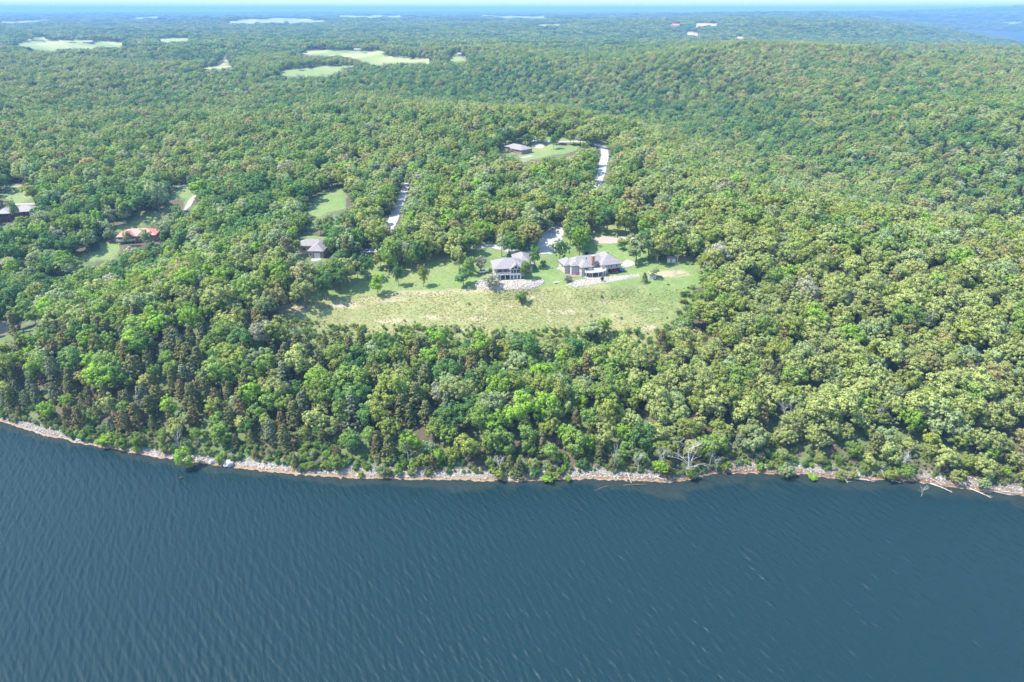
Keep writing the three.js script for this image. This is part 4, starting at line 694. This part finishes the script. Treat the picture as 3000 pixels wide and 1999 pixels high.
for (const [x, y, h, w, tone, l] of [[1545, 428, 34, 30, 'deep', 'dark tree behind the brick ranch house, left of the gap'], [1590, 424, 40, 34, 'olive', 'olive tree beside the upper drive'], [1622, 438, 42, 26, 'deep', 'narrow dark tree on the upper lawn'], [1632, 424, 44, 34, 'deep', 'dark tree with long lawn shadow by the upper drive'], [1672, 424, 40, 34, 'pale', 'pale tree with bare trunk by the upper drive'], [1700, 428, 44, 36, 'sage', 'sage tree where the upper drive bends'], [1464, 436, 54, 54, 'deep', 'big dark tree left of the brick ranch house'], [1500, 424, 42, 40, 'deep', 'dark tree directly behind the brick ranch house roof'], [1740, 490, 40, 34, 'mid', 'tree left of the winding upper drive']]) lone(x, y, h, w, 'broad', tone, l);
for (const [x, y, h, w, tone, l] of [[380, 722, 46, 26, 'sage', 'thin tree with leaning trunk before the red-roofed house'], [432, 722, 52, 46, 'sage', 'pale sage tree covering the right half of the red roof'], [322, 710, 40, 32, 'sage', 'small sage tree left of the red roof'], [255, 735, 62, 60, 'mid', 'round tree left of the red-roofed house lawn'], [205, 742, 40, 24, 'rust', 'short dark cedar left of the stony lawn'], [15, 565, 50, 44, 'deep', 'tree with bare trunk on the lawn at the left edge'], [105, 600, 58, 60, 'olive', 'olive tree with bare trunk on the left lawn'], [50, 652, 66, 30, 'sage', 'narrow pale tree dividing the dark red house'], [585, 585, 58, 70, 'bright', 'bright spreading tree above the curving drive'], [410, 636, 76, 74, 'deep', 'wide dark tree shading the middle left lawn'], [470, 625, 90, 64, 'sage', 'tall sage tree right of the wide dark tree'], [350, 640, 70, 64, 'mid', 'full tree left of the wide dark tree']]) lone(x, y, h, w, tone === 'rust' ? 'cedar' : 'broad', tone, l);
for (const [x, y, h, w, tone, l] of [[548, 1372, 68, 52, 'bright', 'bright green bush overhanging the water right of the white boulder'], [1458, 1406, 34, 48, 'olive', 'round olive bush standing in the shallows under the meadow'], [1602, 1412, 22, 40, 'bright', 'low yellow-green bush on the mud spit, left one'], [1630, 1404, 22, 26, 'olive', 'low olive bush on the mud spit, middle one'], [1664, 1410, 18, 22, 'bright', 'low bright bush on the mud spit, right one'], [2378, 1404, 16, 34, 'bright', 'low yellow bush at the water on the right shore'], [2462, 1404, 30, 34, 'olive', 'olive bush among driftwood, left of the pair'], [2498, 1404, 30, 30, 'olive', 'olive bush among driftwood, right of the pair'], [2604, 1410, 40, 44, 'olive', 'round olive bush at the waterline on the right shore'], [2876, 1436, 42, 34, 'sage', 'sage bush on the brown mud near the right edge'], [312, 1306, 34, 56, 'bright', 'bright low bush on the left stony bank'], [360, 1318, 34, 34, 'mid', 'green bush over the dark water on the left bank'], [402, 1326, 24, 26, 'bright', 'small bright bush on the left bank'], [1058, 1396, 18, 24, 'bright', 'tiny bright bush on the stony bank'], [985, 1378, 50, 44, 'mid', 'green bush leaning over the fallen pale log'], [2300, 1398, 44, 50, 'sage', 'grey-green bush leaning over dark driftwood'], [2020, 1404, 40, 40, 'mid', 'green bush at the foot of the great dead tree'], [2120, 1382, 26, 30, 'olive', 'olive bush right of the great dead tree'], [2650, 1396, 40, 60, 'mid', 'leafy bush above the driftwood bank near the right edge'], [1120, 1398, 40, 34, 'sage', 'sage bush on the stony bank left of the shallows'], [650, 1356, 30, 40, 'mid', 'small bush above the two boulders']]) lone(x, y, h, w, 'broad', tone, l, 'shrub');

// bare trees
const bare = [deadGeo(501, 12, 1.1, 4), deadGeo(502, 12, 0.75, 3), deadGeo(503, 12, 0.5, 3)];
for (const [x, y, h, w, v, l] of [[2010, 1394, 108, 100, 0, 'great silvery dead tree with spreading bare branches on the shore'], [1796, 1386, 84, 34, 2, 'slim bare trunk left of the great dead tree'], [1938, 1388, 82, 56, 1, 'bare grey tree just left of the great dead tree'], [1868, 1386, 66, 50, 1, 'leaning bare tree on the pale bank'], [2076, 1376, 74, 40, 2, 'bare stem just right of the great dead tree'], [2098, 1384, 50, 50, 1, 'bare tangled little tree right of the great dead tree'], [532, 1336, 78, 44, 1, 'whitish dead tree on the stony bank left of the boulders'], [1196, 1352, 66, 50, 1, 'bare grey tree among leaves above the central bank'], [1466, 1392, 60, 60, 1, 'grey bare brush above the round olive bush'], [1530, 1390, 46, 40, 1, 'small bare brush on the pale central bank'], [2556, 1262, 90, 60, 0, 'grey dead crown in the forest on the right'], [2288, 1262, 84, 66, 1, 'pale grey bare crown above the right shore'], [2700, 1454, 34, 30, 1, 'bare grey bush standing in the water'], [2640, 1378, 60, 60, 0, 'bare grey tree over the right driftwood bank'], [2985, 1372, 60, 40, 1, 'bare leaning tree at the right edge of the shore'], [2710, 990, 80, 50, 1, 'grey snag high in the right forest'], [2460, 940, 70, 50, 2, 'slim snag in the forest right of the meadow'], [2780, 860, 60, 44, 0, 'grey dead crown in the upper right forest'], [2380, 1090, 66, 40, 2, 'bare stem sticking out of the right forest'], [1246, 660, 60, 46, 1, 'grey bare crown left of the gravel lot'], [2830, 1160, 80, 60, 1, 'grey dead crown near the right edge'], [130, 930, 60, 60, 1, 'bare whitish tree above the little cove']]) {
  const p = P(x, y), t = project(p.x, p.y, -p.z)[2], g = thing('dead_tree', l, 'dead tree', V(p.x, Math.max(-0.2, p.y), p.z), R() * 6.28); part('branches', bare[v], M.dead, g);
  const H = h * t / 2000 / 0.85, W = w * t / 2000; g.scale.set(W / 8, H / 12, W / 8);
}
// fallen trunks and driftwood
function logAt(ax, ay, bx, by, r, l, mat = M.log) {
  const a = P(ax, ay), b = P(bx, by); a.y = Math.max(a.y, 0) + r * 0.8; b.y = Math.max(b.y, 0) + r * 0.5; const d = b.clone().sub(a), m = a.clone().addScaledVector(d, 0.5).add(V(rr(-0.3, 0.3), 0.15, rr(-0.3, 0.3)));
  const t = thing('driftwood_log', l, 'log', a); const o = (v) => v.clone().sub(a); part('trunk', tube([V(0, 0, 0), o(m), o(b)], r, r * 0.45, 7), mat, t);
  for (let i = 0; i < 4; i++) { const s = o(a.clone().lerp(b, rr(0.45, 0.95))), n = V(rr(-1, 1), rr(0.1, 0.8), rr(-1, 1)).normalize().multiplyScalar(rr(0.8, 1.8)).addScaledVector(d, 0.15); part('branch', tube([s, s.clone().addScaledVector(n, 0.6), s.clone().add(n).add(V(0, 0.1, 0))], r * 0.35, r * 0.1, 4), mat, t); }
}
const dark = std(0.16, 0.10, 0.075);
for (const [a, b, c, d, r, l] of [[968, 1384, 1004, 1396, 0.22, 'white fallen log sloping into the water below the green bush'], [865, 1390, 906, 1393, 0.16, 'thin pale log lying along the waterline left of centre'], [1190, 1398, 1240, 1394, 0.16, 'thin log along the stony bank at the centre'], [1490, 1408, 1502, 1385, 0.2, 'short pale forked log standing at the water'], [1838, 1384, 1850, 1416, 0.25, 'brown forked log reaching into the shallows'], [1920, 1398, 1968, 1414, 0.24, 'pale curved log along the brown mud spit'], [2036, 1400, 2070, 1391, 0.2, 'pale log right of the mud spit'], [2470, 1396, 2484, 1416, 0.22, 'pale log between the two olive bushes'], [2500, 1404, 2560, 1412, 0.24, 'long driftwood log lying along the right shore'], [2610, 1410, 2640, 1416, 0.18, 'short driftwood log right of the round olive bush'], [2725, 1418, 2790, 1444, 0.26, 'long pale driftwood log slanting into the water'], [2740, 1410, 2760, 1424, 0.2, 'short pale log above the slanting log'], [2840, 1432, 2904, 1460, 0.26, 'outermost driftwood log reaching far into the water near the right edge'], [2880, 1436, 2960, 1452, 0.2, 'driftwood log along the mud near the right edge'], [2930, 1440, 2996, 1448, 0.2, 'pale log at the right edge of the shore']]) logAt(a, b, c, d, r, l);
for (const [a, b, c, d, r, l] of [[1784, 1424, 1740, 1440, 0.12, 'dark sunken branch in the shallows'], [1826, 1423, 1896, 1420, 0.16, 'brown weed-hung log floating off the mud spit'], [2270, 1386, 2300, 1402, 0.3, 'dark root mass at the foot of the right bank'], [525, 1403, 537, 1400, 0.25, 'small dark snag floating off the left shore'], [2140, 1384, 2170, 1378, 0.26, 'dark upturned root fan on the shore']]) logAt(a, b, c, d, r, l, dark);
for (const [x, y, r, l] of [[670, 1362, 2.3, 'large white-grey boulder at the waterline, bigger of the two'], [620, 1356, 1.3, 'smaller grey boulder at the waterline left of the big one'], [1049, 1393, 0.8, 'little pale rock standing at the water near the centre'], [1905, 1399, 0.6, 'round white rock on the brown mud spit']]) { const p = P(x, y), m = solo('boulder', stone(x, 0.75), M.greyRock, l, 'boulder'); m.position.set(p.x, Math.max(0, p.y) + r * 0.3, p.z); m.scale.setScalar(r); m.rotation.y = R() * 6; }

// loose stones on the bank, stone beds, sticks, grass
const litter = new THREE.Group(); litter.name = 'shore_litter'; scene.add(litter); tag(litter, 'pale loose stones and dry sticks strewn along the lake bank', 'shore litter', null, 'stuff');
{
  const stones = [], sticks = [], brown = [], bushes = [[], []]; seed(909);
  for (let i = 0; i < 9000; i++) { const x = rr(-215, 185), w = Math.abs(rr(0, 1) * rr(0.2, 1)) * (4.4 - 3.4 * N2(x * 0.06, 15)) + 0.4 + 0.5 * R(), d = shore(x) + w, s = 0.10 + 0.42 * Math.pow(R(), 3), c = rr(0.17, 0.42); stones.push([x, ground(x, d) + s * 0.2, -d, R() * 6.28, s, s * rr(0.5, 0.9), s * rr(0.7, 1.3), c, c * rr(0.88, 0.96), c * rr(0.76, 0.9)]); }
  for (let i = 0; i < 2600; i++) { const x = R() < 0.65 ? rr(40, 185) : rr(-60, 60), w = 0.4 + 4.4 * R(), d = shore(x) + w, c = rr(0.28, 0.62), br = x > 30 && w < 2; (br ? brown : sticks).push([x, ground(x, d) + rr(0.05, 0.3), -d, rr(-0.9, 0.9) + (R() < 0.25 ? 1.5 : 0), rr(0.6, 2.4), rr(0.6, 1.3), rr(0.6, 1.3), br ? c * 0.55 : c, br ? c * 0.36 : c * 0.93, br ? c * 0.26 : c * 0.87]); }
  for (let i = 0; i < 1500; i++) { const x = rr(-220, 190), lush = sstep(N2(x * 0.07, 71), -0.15, 0.3), w = lerp(2.6, 0.9, lush) + 12 * Math.pow(R(), 1.5), d = shore(x) + w, s = rr(0.12, 0.28) * lerp(0.9, 1.35, lush), c = tones[pickW([['mid', 3], ['olive', 2], ['bright', 1], ['deep', 2], ['sage', 1.4], ['grey', 0.8]])], f = rr(0.8, 1.15), y = ground(x, d); bushes[i % 2].push([x, y - s * 2.2, -d, R() * 6.28, s, s, s, c[0] * f, c[1] * f, c[2] * f]); }
  scatter('loose_stones', stone(77, 0.75), std(1, 1, 1, { roughness: 1 }), stones, litter);
  const stick = tube([V(-0.5, 0, 0), V(0, 0.04, 0.05), V(0.5, 0.02, 0)], 0.055, 0.03, 4); scatter('dry_sticks', stick, std(1, 1, 1), sticks, litter); scatter('brown_sticks', stick, std(1, 1, 1), brown, litter);
  bushes.forEach((l, i) => scatter('bank_bushes', broad[i * 2].crown, tintMat, l, litter));
  const bed = [], riprap = new THREE.Group(); riprap.name = 'stone_banks'; scene.add(riprap); tag(riprap, 'banks of pale rubble stones below the two lake houses', 'rubble', null, 'stuff');
  for (const q of rockBeds) for (let i = 0; i < (q === rockBeds[2] ? 260 : 5200); i++) { const px = rr(q.b[0], q.b[2]), py = rr(q.b[1], q.b[3]); if (!hit(q, px, py) || R() < 0.35) continue; const p = P(px, py), s = 0.14 + 0.34 * Math.pow(R(), 2.2), c = rr(0.34, 0.6); bed.push([p.x, p.y + s * 0.25, p.z, R() * 6.28, s, s * rr(0.5, 0.9), s * rr(0.7, 1.2), c * 0.9, c * 0.9 * rr(0.85, 0.93), c * 0.9 * rr(0.72, 0.86)]); }
  scatter('rubble_stones', stone(78, 0.75), std(1, 1, 1, { roughness: 1 }), bed, riprap);
  const L = new Leaves(); seed(31); for (let i = 0; i < 14; i++) { const a = R() * 6.28, n = unit(Math.cos(a), 0.7, Math.sin(a)); L.quad(n[0] * rr(0.05, 0.35), rr(0.1, 0.35), n[2] * rr(0.05, 0.35), n[0], n[1], n[2], rr(0.12, 0.24), unit(n[0] * 0.4, 1, n[2] * 0.4), [1, 1, 1]); }
  const tuft = L.build(), tufts = [];
  for (let i = 0; i < 20000; i++) { const px = rr(800, 2040), py = rr(845, 1035); if (!hit(meadowGround, px, py)) continue; const p = P(px, py), n = fbm(p.x / 16, p.z / 16, 3) + 0.5 * fbm(p.x / 4, p.z / 4, 2); if (n < rr(-0.3, 0.15)) continue; const s = rr(0.5, 1.5), k = R(), f = rr(0.8, 1.2); tufts.push([p.x, p.y, p.z, R() * 6.28, s, s * rr(0.25, 0.6), s, lerp(0.24, 0.44, k) * f, lerp(0.31, 0.40, k) * f, lerp(0.10, 0.20, k) * f]); }
  const gm = new THREE.Group(); gm.name = 'meadow_grass'; scene.add(gm); tag(gm, 'rough tufts of dry and green grass in the meadow', 'grass', null, 'stuff'); scatter('grass_tufts', tuft, tintMat, tufts, gm);
  const scrub = [[], []]; seed(616);
  for (let i = 0; i < 2200; i++) { const px = rr(840, 2060), py = rr(840, 1045), m = hit(meadow, px, py); if (m && !(segDist(px, py, meadow.p) < 9 + 8 * R() && py > 940 && R() < 0.5) && R() > 0.006) continue; if (!hit(meadowGround, px, py) || hit(lawn, px, py)) continue; const p = P(px, py), s = m ? rr(0.05, 0.16) : rr(0.10, 0.34), c = tones[pickW([['mid', 3], ['olive', 3], ['bright', 1], ['sage', 1.4], ['deep', 1]])], f = rr(0.85, 1.15); scrub[i % 2].push([p.x, p.y - s * 2, p.z, R() * 6.28, s, s * rr(0.7, 1.1), s, c[0] * f, c[1] * f, c[2] * f]); }
  scrub.forEach((l, i) => scatter('scrub_bushes', broad[1 + i * 2].crown, tintMat, l, gm));
  console.log('tufts', tufts.length, 'bed', bed.length);
}

// ------------------------------------------------------------------ small things round the houses
{ const p = P(1966, 770), t = thing('garden_shed', 'small white shed under the tree at the right lawn edge', 'shed', p, deg(-8)); part('wall', box(-2, 2, -0.5, 2.3, -3, 0), M.white, t); part('roof', roof(-2.3, 2.3, -3.3, 0.3, 2.3, 0.55, true, true), M.greyRoof, t); part('door', box(-0.5, 0.5, 0, 2, 0.004, 0.06), M.concrete, t); }
{ const p = P(1912, 818), t = thing('slatted_outbuilding', 'small grey slatted outbuilding with flat white roof on the lawn', 'outbuilding', p, deg(-4)); part('frame', box(-1.7, 1.7, -0.5, 2.7, -2.4, -0.1), M.metal, t); part('roof', box(-2, 2, 2.7, 2.9, -2.8, 0.25), M.white, t); for (let i = 0; i < 12; i++) part('slat', box(-1.66 + i * 0.28, -1.5 + i * 0.28, 0.05, 2.65, -0.09, 0.02), M.white, t); }
function pole(name, px, py, h, r, label, cat, top) { const p = P(px, py), t = thing(name, label, cat, p); part('post', tube([V(0, -0.5, 0), V(0, h, 0)], r, r * 0.75, 8), M.metal, t); top(t, h); return t; }
pole('light_pole', 1980, 806, 10.5, 0.12, 'tall grey light pole on the right lawn', 'pole', (t, h) => { part('arm', tube([V(0, h - 0.1, 0), V(0.5, h + 0.25, 0), V(1.3, h + 0.3, 0)], 0.06, 0.05, 6), M.metal, t); part('lamp_head', box(1.1, 1.8, h + 0.2, h + 0.36, -0.15, 0.15), M.concrete, t); });
pole('guy_pole', 1975, 808, 8.8, 0.09, 'thinner pole just left of the tall light pole', 'pole', (t, h) => { part('cap', box(-0.14, 0.14, h, h + 0.1, -0.14, 0.14), M.metal, t); });
const nest = (t, h) => { part('birdhouse', box(-0.45, 0.45, h, h + 0.7, -0.45, 0.45), M.white, t); part('birdhouse_roof', roof(-0.6, 0.6, -0.6, 0.6, h + 0.7, 0.6), M.white, t); };
pole('birdhouse_pole', 1943, 836, 4.2, 0.06, 'birdhouse on a pole at the right side of the meadow', 'birdhouse', nest); pole('birdhouse_pole', 1635, 826, 6.4, 0.06, 'taller birdhouse pole between the two lake houses', 'birdhouse', nest);
pole('net_post', 1796, 718, 2.6, 0.06, 'white net post at the near edge of the sand court', 'post', (t, h) => part('cap', box(-0.1, 0.1, h, h + 0.12, -0.1, 0.1), M.white, t)); pole('net_post', 1739, 694, 3.0, 0.08, 'net post at the left end of the sand court', 'post', (t, h) => part('backboard', box(-0.6, 0.6, h - 0.4, h + 0.5, -0.05, 0.05), M.white, t));
{ const p = P(1632, 830), t = thing('stone_bench', 'low pale stone bench between the two lake houses', 'bench', p, 0.15); part('seat', box(-1.6, 1.6, 0.4, 0.6, -0.4, 0.4), M.rock, t); for (const x of [-1.2, 1.2]) part('leg', box(x - 0.25, x + 0.25, -0.4, 0.4, -0.35, 0.35), M.rock, t); }
{ const p = P(1823, 795), t = thing('covered_cart', 'blue tarpaulin-covered cart at the right corner of the stone house', 'cart', p, 0.3); const g = new THREE.CapsuleGeometry(0.85, 1.1, 6, 12); g.rotateZ(Math.PI / 2); g.scale(1, 1.1, 0.9); g.translate(0, 0.75, 0); part('tarpaulin', g, M.blue, t); for (const [x, z] of [[-0.8, 0.6], [0.8, 0.6], [-0.8, -0.6], [0.8, -0.6]]) { const w = new THREE.CylinderGeometry(0.22, 0.22, 0.14, 12); w.rotateX(Math.PI / 2); w.translate(x, 0.12, z); part('wheel', w, M.black, t); } }
function car(px, py, turn, label, mat) {
  const p = P(px, py), t = thing('parked_car', label, 'car', V(p.x, p.y + 0.14, p.z), turn), side = (pts, w, b) => { const s = new THREE.Shape(pts.map(([x, y]) => new THREE.Vector2(x, y))), g = new THREE.ExtrudeGeometry(s, { depth: w - 2 * b, bevelEnabled: true, bevelSize: b, bevelThickness: b, bevelSegments: 2 }); g.translate(0, 0, -w / 2 + b); return g; };
  part('body', side([[-2.3, 0.35], [-2.35, 0.8], [-2.2, 1.0], [-1.2, 1.05], [1.0, 1.02], [2.1, 0.85], [2.3, 0.7], [2.3, 0.35]], 1.8, 0.1), mat, t); const cab = part('cabin', side([[-2.0, 1.04], [-1.6, 1.58], [0.1, 1.6], [0.95, 1.03]], 1.6, 0.08), M.glass, t); part('roof_panel', box(-1.5, 0.1, 1.66, 1.72, -0.68, 0.68), mat, cab);
  for (const [x, z] of [[-1.4, 0.82], [1.45, 0.82], [-1.4, -0.82], [1.45, -0.82]]) { const w = new THREE.CylinderGeometry(0.34, 0.34, 0.24, 18); w.rotateX(Math.PI / 2); w.translate(x, 0.34, z); const wh = part('wheel', w, M.black, t), rim = new THREE.CylinderGeometry(0.19, 0.19, 0.26, 12); rim.rotateX(Math.PI / 2); rim.translate(x, 0.34, z); part('rim', rim, M.metal, wh); }
  for (const z of [-0.6, 0.6]) { part('headlight', box(2.36, 2.42, 0.66, 0.8, z - 0.18, z + 0.18), M.concrete, t); part('tail_light', box(-2.46, -2.4, 0.78, 0.94, z - 0.15, z + 0.15), M.darkRed, t); }
}
const carWhite = std(0.8, 0.8, 0.8, { roughness: 0.3 });
car(1417, 799, deg(20), 'white car parked left of the deck house', carWhite); car(1078, 741, deg(-15), 'white car on the lane under the trees right of the garage house', carWhite);

renderer.render(scene, camera);
